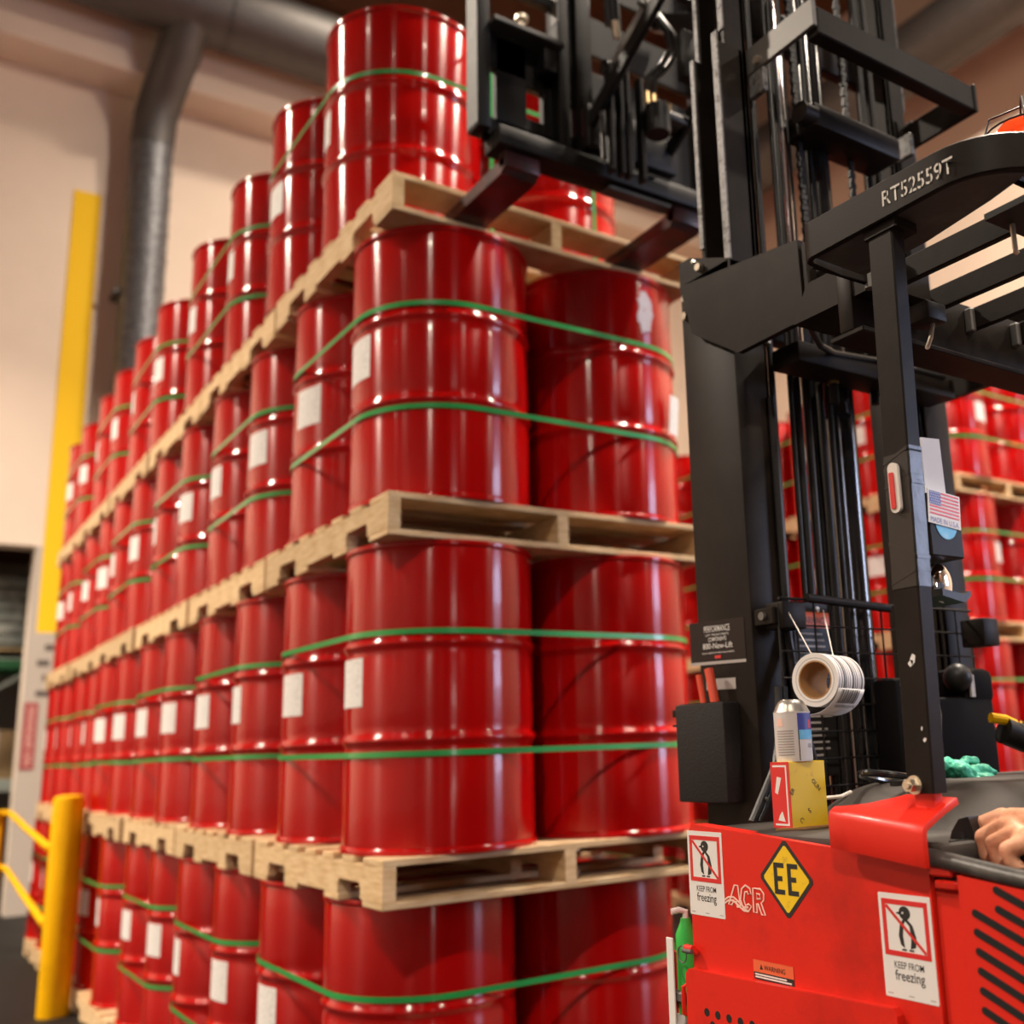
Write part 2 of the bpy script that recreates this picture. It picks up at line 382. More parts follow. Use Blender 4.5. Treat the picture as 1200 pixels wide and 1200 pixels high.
# painted jamb beside the opening: yellow stripe above, grey below
MB().box(0.16, 0.44, YW - 0.012, YW, 2.75, 7.76).build('yellow_stripe', 'wallstripe', wb)
MB().box(0.09, 0.44, YW - 0.014, YW, 0, 2.75).box(0.09, 0.16, YW - 0.012, YW, 2.75, 3.65).build('grey_jamb', 'greywall', wb)
sg = quadplate((0.09, YW - 0.014, 1.38), (1, 0, 0), (0, 0, 1), rect(0.02, 0.145, 0, 0.66), 0.006).build('wall_sign', 'signred', wb)
text_obj('NO SMOKING', 'sign_text', 'outline', sg, (0.205, YW - 0.021, 1.42), (0, 0, 1), (-1, 0, 0), 0.58, 0.06)
for zz, x0, x1 in ((2.60, 0.25, 0.34), (2.44, 0.19, 0.30), (2.29, 0.25, 0.30), (2.13, 0.20, 0.33)):
    MB().box(x0, x1, YW - 0.018, YW - 0.014, zz - 0.03, zz + 0.03).build('notice', 'noticegrey', wb)
# dark storeroom beyond the opening
structure(MB().box(-6, 3, 15.2, 15.4, 0, 4.6).build('wall_storeroom', 'greywall'))
structure(MB().box(-6, 3, YW + 0.3, 15.4, 4.4, 4.6).build('ceiling_storeroom', 'brownwood'))
structure(MB().box(3, 3.2, YW + 0.3, 15.4, 0, 4.6).build('wall_storeroom_right', 'greywall'))
structure(MB().box(-6.2, -6, YW + 0.3, 15.4, 0, 4.6).build('wall_storeroom_left', 'greywall'))
rk = tag(empty('storage_rack', (-0.6, 11.7, 0)), 'green and grey pallet rack standing beyond the far left doorway', 'rack')
for x in (-2.2, 0.55):
    for y in (11.3, 12.3): MB().box(x - 0.05, x + 0.05, y - 0.04, y + 0.04, 0, 4.2).build('upright', 'rack', rk)
for z in (1.25, 2.62):
    for y in (11.26, 12.3): MB().box(-2.2, 0.55, y - 0.03, y + 0.03, z - 0.10, z).build('beam', 'rackgrey' if z < 2 else 'rack', rk)
    MB().box(-2.15, 0.5, 11.27, 12.3, z, z + 0.03).build('shelf', 'rackgrey', rk)
MB().bar((-1.6, 11.22, 1.25), (0.5, 11.22, 2.62), 0.03, 0.05).build('brace', 'rackgrey', rk)
def wrapped(x, y, z, lab):
    t = tag(empty('stretch_wrapped_load', (x, y, z)), lab, 'load')
    g = MB()
    for k in range(6): g.box(x - 0.5, x + 0.5, y - 0.4, y + 0.4, z + 0.13 + k * 0.14, z + 0.26 + k * 0.14, 0.025)
    g.build('wrapped_goods', 'wrap', t)
    b = MB().box(x - 0.5, x + 0.5, y - 0.4, y + 0.4, z + 0.09, z + 0.115)
    for q in (-0.46, 0, 0.46): b.box(x + q - 0.04, x + q + 0.04, y - 0.4, y + 0.4, z, z + 0.09)
    b.build('pallet_base', 'wood', t)
wrapped(-0.10, 11.75, 2.65, 'stretch wrapped load on the right of the upper rack shelf beyond the doorway')
wrapped(-1.35, 11.75, 2.65, 'stretch wrapped load on the left of the upper rack shelf beyond the doorway')
for k, (x, z, h, lab) in enumerate(((0.05, 1.28, 0.55, 'right hand cardboard box on the lower rack shelf'),
                                    (-0.55, 1.28, 0.62, 'tall cardboard box in the middle of the lower rack shelf'),
                                    (-1.2, 1.28, 0.5, 'left hand cardboard box on the lower rack shelf'))):
    t = tag(empty('cardboard_box', (x, 11.75, z)), lab, 'box', 'boxes on the lower rack shelf')
    MB().box(x - 0.25, x + 0.25, 11.45, 12.05, z, z + h, 0.006).build('carton', 'card', t)
    MB().box(x - 0.035, x + 0.035, 11.449, 12.051, z + 0.02, z + h + 0.002).build('packing_tape', 'paper', t)

# ducts
def rings(par, a, b, n, r):
    a = Vector(a); b = Vector(b); d = (b - a).normalized() * 0.02
    for i in range(n + 1):
        p = a.lerp(b, i / n); MB().cyl(p - d, p + d, r, 28).build('seam_band', 'duct', par)
dt = tag(empty('air_duct', (1, 8.4, 9.84)), 'large round galvanised air duct running along the far wall under the roof', 'duct')
MB().tube([(-13, 8.4, 9.84), (9.4, 8.4, 9.84)], 0.41, 28).build('main_duct', 'duct', dt)
rings(dt, (-12, 8.4, 9.84), (8.2, 8.4, 9.84), 9, 0.425)
MB().tube([(1.05, 8.42, 9.6), (1.0, 8.62, 9.3), (0.94, 8.95, 9.02), (0.9, 9.17, 8.75), (0.89, 9.22, 8.4)], 0.235, 24).build('elbow', 'duct', dt)
pp = [(0.89 + 0.004 * math.sin(k), 9.22, 8.45 - k * 0.055) for k in range(110)]
MB().tube(pp, 0.225, 24, rs=[0.225 + (0.006 if k % 2 else -0.006) for k in range(110)]).build('down_duct', 'flex', dt)
MB().box(0.60, 0.70, 9.20, 9.5, 6.50, 6.56).build('duct_bracket', 'duct', dt)
d2 = tag(empty('air_duct', (8.9, 0, 9.84)), 'round galvanised air duct running along the right wall behind the truck mast', 'duct')
MB().tube([(8.9, 7.9, 9.84), (8.9, -30, 9.84)], 0.41, 28).build('main_duct', 'duct', d2)
rings(d2, (8.9, 7.5, 9.84), (8.9, -29, 9.84), 16, 0.425)
for y in (5.2, 3.0, 0.5): MB().tube([(8.9, y, 10.2), (8.9, y, 12.3)], 0.012, 6).build('hanger_rod', 'duct', d2)

# high bay lamps: housings above the light emitting faces
for (x, y, z, pw, cc, lab), L in zip(BAYS, BAY_LIGHTS):
    t = tag(empty('high_bay_lamp', (x, y, z)), lab, 'light', 'high bay lamps')
    MB().lathe([(0.06, 0.34), (0.12, 0.30), (0.16, 0.18), (0.30, 0.02), (0.31, 0.0)], 24, Matrix.Translation((x, y, z)), True).build('reflector', 'fixture', t)
    MB().tube([(x, y, z + 0.25), (x, y, 12.2 if z > 5 else 4.4)], 0.012, 6).build('cord', 'hose', t)
    attach(L, t)

# bollard and railing
bo = tag(empty('bollard', (-0.115, 4.53, 0)), 'tall yellow steel bollard standing beside the drum stack', 'bollard')
MB().lathe([(0.088, 0.0), (0.088, 1.20), (0.080, 1.222), (0.04, 1.232)], 32, Matrix.Translation((-0.115, 4.53, 0)), True, True).build('post', 'safety', bo)
rl = tag(empty('railing', (-0.2, 7.1, 0)), 'yellow tubular guard railing running back from the bollard', 'railing')
MB().tube([(-0.19, 4.58, 0.925), (-0.182, 5.8, 0.985), (-0.175, 6.95, 1.055), (-0.20, 7.08, 1.06), (-0.40, 7.12, 1.06), (-1.8, 7.14, 1.06)], 0.022, 10).build('top_rail', 'safety', rl)
MB().tube([(-0.19, 4.58, 0.50), (-0.182, 5.8, 0.57), (-0.175, 6.95, 0.645), (-0.20, 7.08, 0.65), (-0.40, 7.12, 0.65), (-1.8, 7.14, 0.65)], 0.022, 10).build('middle_rail', 'safety', rl)
for x in (-0.225, -1.8): MB().tube([(x, 7.12, 0), (x, 7.12, 1.06)], 0.022, 10).build('upright', 'safety', rl)

# ------------------------------------------------------------------ pallets
PW, PL, PT = 1.165, 1.132, 0.127
def make_pallet():
    root = empty('pallet')
    bw = 0.0185
    def board(name, y0, y1, z0, z1): MB().box(0, PW, y0, y1, z0, z1, 0.002).build(name, 'wood', root, 20)
    ys = [(0, 0.14)]; g = (PL - 0.28 - 5 * 0.09) / 6; y = 0.14 + g
    for k in range(5): ys.append((y, y + 0.09)); y += 0.09 + g
    ys.append((PL - 0.14, PL))
    for a, b in ys: board('deck_board', a, b, PT - bw, PT)
    for a, b in ((0, 0.14), (0.32, 0.435), (0.68, 0.80), (PL - 0.14, PL)): board('bottom_board', a, b, 0, bw)
    z0, z1, d, r = bw, PT - bw, 0.042, 0.014
    def notch(a, b):
        return [(a, z0)] + [(a, z0 + d - r)] + [(a + r - r * math.cos(t), z0 + d - r + r * math.sin(t)) for t in (0.5, 1.1)] + [(a + r, z0 + d), (b - r, z0 + d)] + \
               [(b - r + r * math.sin(t), z0 + d - r + r * math.cos(t)) for t in (0.5, 1.1)] + [(b, z0 + d - r), (b, z0)]
    pr = [(0, z0)] + notch(0.155, 0.325) + notch(0.80, 0.97) + [(PL, z0), (PL, z1), (0, z1)]
    for x in (0, PW / 2 - 0.019, PW - 0.038): MB().prism(pr, 'x', x, x + 0.038).build('stringer', 'wood', root, 20)
    return root

# ------------------------------------------------------------------ drums
RB, DH = 0.2845, 0.876
def drum_profile():
    p = [(0.02, 0.012), (0.275, 0.012), (0.277, 0.002), (0.2900, 0.0), (0.2912, 0.006), (0.2900, 0.013), (0.2825, 0.019), (RB, 0.030)]
    for zc in (0.355 * DH, 0.665 * DH):
        p += [(RB, zc - 0.040), (RB - 0.004, zc - 0.024), (RB - 0.001, zc - 0.016)]
        p += [(RB - 0.001 + 0.0085 * math.sin(PI * t / 6), zc - 0.014 + 0.028 * t / 6) for t in range(1, 6)]
        p += [(RB - 0.001, zc + 0.016), (RB - 0.004, zc + 0.024), (RB, zc + 0.040)]
    p += [(RB, DH - 0.030), (0.2825, DH - 0.019), (0.2900, DH - 0.013), (0.2912, DH - 0.006), (0.2900, DH), (0.278, DH - 0.002), (0.276, DH - 0.016)]
    return p
def make_drum():
    root = empty('drum')
    MB().lathe(drum_profile(), 72).build('body', 'drum', root, 40)
    MB().lathe([(0.276, DH - 0.016), (0.24, DH - 0.018), (0.235, DH - 0.012), (0.01, DH - 0.012)], 48, None, False, True).build('lid', 'lid', root, 40)
    MB().cyl((0.16, 0.05, DH - 0.014), (0.16, 0.05, DH - 0.002), 0.035, 18).build('bung_cap', 'tin', root)
    return root
def patch(name, m, az0, az1, z0, z1, r, parent, shape=None):
    n = 8; vs = []; fs = []
    if shape:                                   # ragged outline given in (az, z)
        vs = [(r * math.cos(a), r * math.sin(a), z) for a, z in shape] + [((r - 0.004) * math.cos(a), (r - 0.004) * math.sin(a), z) for a, z in shape]
        k = len(shape); fs = [tuple(range(k))] + [((i + 1) % k, i, i + k, (i + 1) % k + k) for i in range(k)]
        g = MB().add(vs, fs)
    else:
        for rr in (r, r - 0.0012):
            for i in range(n + 1):
                a = az0 + (az1 - az0) * i / n
                vs += [(rr * math.cos(a), rr * math.sin(a), z0), (rr * math.cos(a), rr * math.sin(a), z1)]
        o = 2 * (n + 1)
        for i in range(n):
            q = 2 * i; fs.append((q, q + 2, q + 3, q + 1)); fs.append((q, q + 1, o + q + 1, o + q) if i == 0 else (q + 1, q + 3, o + q + 3, o + q + 1))
        g = MB().add(vs, fs)
    return g.build(name, m, parent, 60)
drum0 = make_drum(); pallet0 = make_pallet()
lab_src = patch('label', 'label', PI - 0.245, PI + 0.245, 0.465 * DH, 0.625 * DH, RB + 0.0012, None)
seam_src = MB().box(RB - 0.003, RB + 0.0016, -0.004, 0.004, 0.04, DH - 0.04, 0.001).build('weld_seam', 'drum')
first = {'drum': True, 'pallet': True}
def place_pallet(x, y, z, rz, label, group):
    o = pallet0 if first['pallet'] else copy_tree(pallet0); first['pallet'] = False
    o.location = (x, y, z); o.rotation_euler = (0, 0, rz); tag(o, label, 'pallet', group)
def add_part(src, parent, rz):
    c = src.copy(); COL.objects.link(c); c.parent = parent; c.rotation_euler = (0, 0, rz); return c
def place_drum(x, y, z, label, group, lab=None, seam=None):
    o = drum0 if first['drum'] else copy_tree(drum0)
    for ch in list(o.children):
        if not first['drum'] and ch.name.split('.')[0] in ('label', 'weld_seam', 'torn_label', 'hanging_label'): bpy.data.objects.remove(ch)
    first['drum'] = False
    o.location = (x, y, z); o.rotation_euler = (0, 0, 0); tag(o, label, 'drum', group)
    if lab is not None: add_part(lab_src, o, lab)
    if seam is not None: add_part(seam_src, o, seam)
    return o
def strap_loop(cs, r, z, tilt=0.0, wd=0.016):
    """ribbon around four drums whose centres are cs (counter-clockwise)"""
    pts = []; n = len(cs)
    for i in range(n):
        a = Vector(cs[i - 1]); b = Vector(cs[i]); c = Vector(cs[(i + 1) % n])
        d0 = (b - a).normalized(); d1 = (c - b).normalized()
        a0 = math.atan2(-d0.x, d0.y); a1 = math.atan2(-d1.x, d1.y)
        a0 = math.atan2(-d0.x, d0.y) ; n0 = Vector((d0.y, -d0.x)); n1 = Vector((d1.y, -d1.x))
        s0 = math.atan2(n0.y, n0.x); s1 = math.atan2(n1.y, n1.x)
        if s1 < s0: s1 += 2 * PI
        for k in range(13):
            t = s0 + (s1 - s0) * k / 12; pts.append((b.x + r * math.cos(t), b.y + r * math.sin(t)))
    m = len(pts); vs = []; fs = []
    cx = sum(p[0] for p in pts) / m; cy = sum(p[1] for p in pts) / m
    for p in pts:
        zz = z + tilt * (p[1] - cy)
        q = (cx + (p[0] - cx) * 1.0025, cy + (p[1] - cy) * 1.0025)
        vs += [(p[0], p[1], zz - wd / 2), (p[0], p[1], zz + wd / 2), (q[0], q[1], zz + wd / 2), (q[0], q[1], zz - wd / 2)]
    for i in range(m):
        a = 4 * i; b = 4 * ((i + 1) % m)
        for k in range(4): fs.append((a + k, a + (k + 1) % 4, b + (k + 1) % 4, b + k))
    bm = bmesh.new(); bv = [bm.verts.new(v) for v in vs]
    for f in fs: bm.faces.new([bv[i] for i in f])
    bmesh.ops.recalc_face_normals(bm, faces=bm.faces)
    return MB().bmesh_in(bm)

LV = 1.003                                        # one pallet plus one drum
rng = random.Random(11)
def build_stack(X0, Y0, npx, npy, name, grp, jit, keep, pallet_side):
    for lv in range(4):
        z = lv * LV
        for py in range(npy):
            for px in range(npx):
                jx = rng.uniform(-jit, jit) * (1 if (py or px) else 0.2); jy = rng.uniform(-jit, jit) * (0.4 if (py or px) else 0.1)
                if px and py: continue
                ox = X0 + px * 1.20 + jx; oy = Y0 + py * 1.168 + jy
                pos = ('%s from front' % ORD[py]) + ('' if npx == 1 else (' in left row' if px == 0 else ' in right row'))
                place_pallet(ox, oy, z, 0, 'pale pallet, %s, under %s tier of %s' % (pos, TIER[lv], name), 'pallets of the ' + name)
                cs = []
                for j in range(2):
                    for i in range(2):
                        cx = ox + PW / 2 + 0.016 + (i - 0.5) * 0.612 + rng.uniform(-0.004, 0.004); cy = oy + PL / 2 + (j - 0.5) * 0.584 + rng.uniform(-0.003, 0.003)
                        if npx == 1 and lv in ROWY: cy = ROWY[lv][py * 2 + j] + rng.uniform(-0.003, 0.003)
                        cs.append((cx, cy))
                        r = py * 2 + j; c = px * 2 + i
                        if not keep(c, r, lv): continue
                        la = None
                        if (i == 0 and px == 0) or rng.random() < 0.4:
                            la = rng.uniform(-0.22, 0.30)
                        key = (c, r, lv)
                        la = LABELS.get((name, *key), la)
                        col = ('left' if i == 0 else 'right') if npx == 1 else ['first', 'second', 'third', 'fourth'][c]
                        d = place_drum(cx, cy, z + PT, 'red steel drum, %s from front, %s column, %s tier of %s' % (ORD[r], col, TIER[lv], name), 'red drums of the ' + name,
                                       la, SEAMS.get((name, *key)))
                        DR[(name, *key)] = d
                order = [cs[0], cs[1], cs[3], cs[2]]
                for up, fz in ((1, 0.702), (0, 0.318)):
                    if npx == 1 and lv == 3 and py == 0 and not up: continue
                    if not keep(px * 2, py * 2, lv): continue
                    s = strap_loop(order, 0.2888, z + PT + fz * DH + rng.uniform(-0.006, 0.006), rng.uniform(-0.012, 0.012)).build('strap', 'strap', None, 30)
                    tag(s, 'green %s strap, load %s, %s tier of %s' % ('upper' if up else 'lower', pos, TIER[lv], name), 'strap', 'green straps of the ' + name)
DR = {}
# measured row centres of the near stack (bottom tier first): the loads are not set down flush
ROWY = {0: [0.41, 1.02, 1.62, 2.22, 2.81, 3.41, 4.00, 4.60, 5.19, 5.78, 6.37, 6.96],
        1: [0.27, 0.88, 1.48, 2.07, 2.73, 3.33, 3.92, 4.51, 5.10, 5.69, 6.28, 6.87],
        3: [0.60, 1.24, 1.90, 2.64, 3.50, 4.14, 4.80, 5.40, 6.18, 6.80, 9, 9]}
LABELS = {('near stack', 0, 0, 1): 0.0, ('near stack', 0, 0, 2): 0.02, ('near stack', 0, 0, 3): -0.22, ('near stack', 0, 0, 0): None,
          ('near stack', 0, 1, 1): 0.14, ('near stack', 0, 1, 2): 0.26, ('near stack', 0, 1, 3): 0.05, ('near stack', 0, 1, 0): 0.12,
          ('near stack', 1, 0, 0): None, ('near stack', 1, 0, 1): None, ('near stack', 1, 0, 2): None, ('near stack', 1, 0, 3): None,
          ('far right stack', 0, 0, 2): 1.95, ('far right stack', 0, 0, 3): 1.75, ('far right stack', 1, 0, 3): 1.80, ('near stack', 0, 2, 2): 0.20, ('near stack', 0, 2, 1): -0.05, ('near stack', 0, 2, 0): 0.15}
SEAMS = {('near stack', 0, 0, 3): math.radians(-118), ('near stack', 1, 0, 3): math.radians(-122)}
build_stack(0.0, 0.0, 1, 6, 'near stack', None, 0.012, lambda c, r, l: not (l == 3 and r > 9), 0)
build_stack(4.72, 1.56, 2, 4, 'far right stack', None, 0.01, lambda c, r, l: True, 1)
# the front right drum of the third tier: scraped label and a hanging one; the top right drum: a white sheet
d = DR[('near stack', 1, 0, 2)]; d['label'] = 'front right red drum of the third tier with a torn white label patch'
rr = random.Random(3); sh = []
for k in range(30):
    a = 2 * PI * k / 30; j = 1 + (rr.uniform(-0.22, 0.26) if k % 2 else 0)
    lob = 1.0 + 0.05 * math.cos(2 * a) - 0.55 * math.exp(-((a - PI * 0.97) / 0.30) ** 2) - 0.18 * math.exp(-((a - 5.9) / 0.4) ** 2)
    sh.append((math.radians(-84.5) + math.radians(8.0) * math.cos(a) * j * lob, 0.745 + 0.073 * math.sin(a) * j * 1.0))
p = patch('torn_label', 'torn', 0, 0, 0, 0, RB + 0.0015, None, sh); p.parent = d
p['label'] = 'scraped white label remnant'
q = patch('hanging_label', 'label', math.radians(-72), math.radians(-60), 0.33, 0.47, RB + 0.004, None); q.parent = d
q.rotation_euler = (0.04, 0.06, 0)
d = DR[('near stack', 1, 0, 3)]; d['label'] = 'front right red drum of the top tier with a white sheet low on its side'
q = patch('hanging_label', 'white', math.radians(-68), math.radians(-46), 0.05, 0.19, RB + 0.0015, None); q.parent = d
# vertical straps tying down the lifted top load
for x, lab in ((0.507, "left"), (0.950, "right")):
    z0 = 3 * LV; yf, yb = 0.306, 1.532
    s = MB().box(x - 0.008, x + 0.008, yf - 0.002, yf - 0.0005, z0 + 0.02, z0 + PT + DH + 0.004).box(x - 0.008, x + 0.008, yf - 0.002, yb, z0 + PT + DH + 0.002, z0 + PT + DH + 0.004)
    s.box(x - 0.008, x + 0.008, yb - 0.0015, yb, z0 + 0.02, z0 + PT + DH + 0.004).box(x - 0.008, x + 0.008, yf - 0.002, yb, z0 + 0.0195, z0 + 0.021)
    tag(s.build('strap', 'strap', None, 30), 'green strap tied upright over the front top load, %s of the two' % lab, 'strap', 'upright green straps')
for o in (lab_src, seam_src): bpy.data.objects.remove(o)

# ------------------------------------------------------------------ reach truck
XC = 0.56
TR = tag(empty('forklift', (XC, -1.6, 0)), 'red and black stand-up forklift with raised mast, forks in the top pallet', 'forklift')
def part(mb, name, m, par=None, ang=35): return mb.build(name, m, par or TR, ang)
def mir(x): return 2 * XC - x
# --- red body
side = part(MB().prism([(-1.276, 0.22), (-1.294, 1.262), (-1.30, 1.2705), (-1.62, 1.250), (-1.786, 1.237), (-1.786, 0.22)], 'x', 0.0, 0.03), 'side_panel', 'truckred')
part(MB().prism([(-1.276, 0.22), (-1.294, 1.262), (-1.30, 1.2705), (-1.62, 1.250), (-1.786, 1.237), (-1.786, 0.22)], 'x', mir(0.03), mir(0.0)), 'side_panel', 'truckred')
part(MB().box(0.03, mir(0.03), -1.31, -1.28, 0.22, 1.26, 0.004), 'front_panel', 'truckred')
cov = part(MB().prism([(-1.283, 0.30), (-1.285, 1.038), (-1.292, 1.046), (-1.716, 1.056), (-1.7235, 1.048), (-1.7235, 0.30)], 'x', -0.014, 0.0), 'battery_cover', 'truckred')
g = MB()
for r in range(6):
    for c in range(13):
        y = -1.335 - c * 0.0265 - (0.013 if r % 2 else 0); z = 0.988 - r * 0.017
        g.add(*(lambda m_: (m_.v, m_.f))(MB().cyl((-0.0146, y, z), (-0.012, y, z), 0.0062, 12)))
part(g, 'perforation', 'hole', cov)['kind'] = 'stuff'
# hinge blocks between the panels
part(MB().box(0.006, 0.03, -1.826, -1.787, 0.22, 1.206, 0.002), 'hinge_column', 'truckred')
part(MB().box(-0.003, 0.03, -1.823, -1.786, 1.224, 1.238, 0.003), 'hinge_block', 'truckred')
part(MB().box(-0.003, 0.03, -1.829, -1.793, 1.2085, 1.2205, 0.003), 'hinge_block', 'truckred')
part(MB().box(0.008, 0.02, -1.833, -1.787, 0.22, 1.236), 'panel_gap', 'hole')
rear = part(MB().prism([(-1.832, 0.22), (-1.832, 1.229), (-2.20, 1.19), (-2.90, 1.17), (-2.90, 0.22)], 'x', -0.004, 0.03), 'rear_side_panel', 'truckred')
for k in range(15):                                     # slanted louvre slots
    for c in range(3):
        y0 = -1.850 - c * 0.036; z0 = 1.188 - k * 0.0222 + c * 0.010 - 0.0
        if c and k > 12: continue
        sl = rrect(0, 0.088, -0.0046, 0.0046, 0.0045, 3)
        if c: continue
        quadplate((-0.0045, y0, z0), (0, -1, -0.40), (0, -0.40, 1), sl, 0.0008).build('slot', 'hole', rear)
for k in range(2):
    quadplate((-0.0045, -1.884 - 0.0, 1.1955 + k * 0.022), (0, -1, -0.40), (0, -0.40, 1), rrect(0, 0.08 - 0.03 * k, -0.0046, 0.0046, 0.0045, 3), 0.0008).build('slot', 'hole', rear)
part(MB().prism([(-1.832, 0.22), (-1.832, 1.229), (-2.20, 1.19), (-2.90, 1.17), (-2.90, 0.22)], 'x', mir(0.03), mir(-0.004)), 'rear_side_panel', 'truckred')
part(MB().box(0.03, mir(0.03), -2.90, -1.32, 0.18, 0.25, 0.01), 'platform', 'plastic')
# scuffed grey rim along the top of the operator compartment
rimp = [(0.0, -1.770, 1.249), (0.003, -1.80, 1.2455), (0.003, -1.90, 1.232), (0.003, -2.05, 1.214), (0.003, -2.3, 1.200), (0.003, -2.88, 1.182)]
part(MB().tube(rimp, 0.0115, 12), 'compartment_rim', 'rim')
part(MB().tube([(mir(x), y, z) for x, y, z in rimp], 0.0115, 12), 'compartment_rim', 'rim')
for x in (0.12, mir(0.12)):
    part(MB().cyl((x - 0.06, -1.45, 0.17), (x + 0.06, -1.45, 0.17), 0.17, 28), 'wheel', 'hose')
for x in (0.08, mir(0.08)):
    lg = part(MB().box(x - 0.06, x + 0.06, -1.2, -0.62, 0.06, 0.20, 0.01), 'outrigger', 'black')
    part(MB().cyl((x - 0.05, -0.70, 0.065), (x + 0.05, -0.70, 0.065), 0.065, 20), 'load_wheel', 'hose', lg)
# --- grey moulded hood
hd = MB().box(0.012, mir(0.012), -1.80, -1.283, 1.235, 1.262, 0.008)
hood = part(hd, 'hood_deck', 'deck')
nx, ny = 40, 24; vs = []; fs = []
for j in range(ny + 1):
    for i in range(nx + 1):
        u = -1 + 2 * i / nx; v = -1 + 2 * j / ny
        x = 0.60 + u * 0.44; y = -1.530 + v * 0.235
        q = (abs(u) ** 3.2 + abs(v) ** 3.2) ** (1 / 3.2)
        h = 0.066 * max(0, 1 - max(0, (q - 0.62) / 0.38) ** 2.2) if q < 1 else 0
        vs.append((x, y, 1.258 + h))
for j in range(ny):
    for i in range(nx): a = j * (nx + 1) + i; fs.append((a, a + 1, a + nx + 2, a + nx + 1))
g = MB().add(vs, fs); part(g, 'hood_dome', 'deck', hood, 60)
part(MB().box(0.03, mir(0.03), -2.0, -1.81, 1.20, 1.222, 0.008), 'control_shelf', 'deck')
part(MB().box(0.014, 0.05, -2.5, -1.80, 1.19, 1.226, 0.005), 'shelf_edge', 'deck')
part(MB().box(0.05, mir(0.05), -1.786, -1.782, 1.259, 1.2632), 'hood_groove', 'hole', hood)
wh = MB().tube([(0.30 + 0.085 * math.cos(t), -1.50 + 0.05 * math.sin(t), 1.329 - 0.015 * math.cos(t)) for t in [2 * PI * k / 28 for k in range(28)]], 0.006, 10, True)
st = part(wh, 'tiller_ring', 'gloss'); part(MB().cyl((0.30, -1.50, 1.30), (0.30, -1.50, 1.328), 0.02, 16), 'tiller_hub', 'plastic', st)
# --- guard bracket, post and its fittings
LEAN = -0.028
def lean(o):
    for v in o.data.vertices: v.co.y += (v.co.z - 1.326) * LEAN
    return o
g = MB()
ny = 8; rows = []
for i in range(ny + 1):
    t = i / ny; y = -1.640 - 0.162 * t; zs = 0.017 * (1 - t)
    tw = min(1.0, 0.06 + t * 1.9)                                  # the top flange widens towards the post
    xi = -0.020 + 0.072 * tw; zi = 1.2795 + zs + (0.0355 - zs * 0.6) * tw
    rows.append([(-0.021, y, 1.2365 + zs), (-0.0215, y, 1.262 + zs), (-0.021, y, 1.2755 + zs), (-0.0195, y, 1.2815 + zs), (-0.015 if tw > .3 else -0.0185, y, 1.2865 + zs if tw > .3 else 1.2825 + zs), (xi * 0.5 - 0.004, y, (zi + 1.2865 + zs) / 2 + 0.003), (xi, y, zi)])
m_ = len(rows[0])
g.add([p for r in rows for p in r], [(i * m_ + k, i * m_ + k + 1, (i + 1) * m_ + k + 1, (i + 1) * m_ + k) for i in range(ny) for k in range(m_ - 1)])
pb = part(g, 'post_bracket', 'truckred', None, 50)
sd = pb.modifiers.new('thickness', 'SOLIDIFY'); sd.thickness = 0.009; sd.offset = 0.0
bv_ = pb.modifiers.new('edge', 'BEVEL'); bv_.width = 0.0015; bv_.segments = 2; bv_.limit_method = 'ANGLE'; bv_.angle_limit = 0.9
post = part(MB().prism(rrect(0.012, 0.041, -1.796, -1.751, 0.0022, 1), 'z', 1.326, 2.14), 'guard_post', 'black', None, 25)
for v in post.data.vertices: v.co.y += (v.co.z - 1.326) * LEAN
part(MB().prism(rrect(0.018, 0.038, -1.790, -1.757, 0.004), 'z', 1.296, 1.345), 'post_foot', 'truckred', post)
lean(part(MB().prism(rrect(0.011, 0.042, -1.797, -1.750, 0.0025, 1), 'z', 1.60, 1.79), 'tape_wrap', 'tape', post, 25))
for k, z in enumerate((1.61, 1.655, 1.745, 1.762, 1.78)):
    o = lean(part(MB().prism(rrect(0.0104, 0.0426, -1.7976, -1.7494, 0.0025, 1), 'z', z, z + 0.005), 'tape_fold', 'tape', post))
    for v in o.data.vertices: v.co.z += (v.co.y + 1.773) * (0.5 if k % 2 else -0.35)
bl = part(MB().cyl((0.009, -1.767, 1.337), (0.0118, -1.767, 1.337), 0.0125, 20), 'washer', 'bolt', post)
part(MB().cyl((-0.004, -1.767, 1.337), (0.009, -1.767, 1.337), 0.0092, 6), 'nut', 'bolt', post)
part(MB().cyl((-0.008, -1.767, 1.337), (-0.004, -1.767, 1.337), 0.005, 12), 'stud', 'bolt', post)
ck = part(quadplate((0.0102, -1.7845, 1.7405), (0, -1, 0), (0, 0, 1), rrect(-0.0085, 0.0085, -0.036, 0.036, 0.008), 0.006), 'clip_holder', 'clear', post)
part(quadplate((0.0042, -1.7845, 1.7405), (0, -1, 0), (0, 0, 1), rrect(-0.006, 0.002, -0.030, 0.022, 0.002), 0.002), 'red_insert', 'redink', post)
for y, z, a, b in ((-1.779, 1.497, 0.005, 0.005), (-1.783, 1.502, 0.005, 0.008), (-1.790, 1.395, 0.003, 0.003), (-1.787, 1.41, 0.0015, 0.003)):
    quadplate((0.0118, y, z), (0, -1, 0), (0, 0, 1), [(-a, 0), (-a * .3, -b), (a * .6, -b * .5), (a, b * .6), (0, b)], 0.0004).build('paint_chip', 'white', post)
part(MB().prism(rrect(0.009, 0.058, -1.830, -1.767, 0.003, 1), 'z', 2.124, 2.137), 'post_collar', 'black')
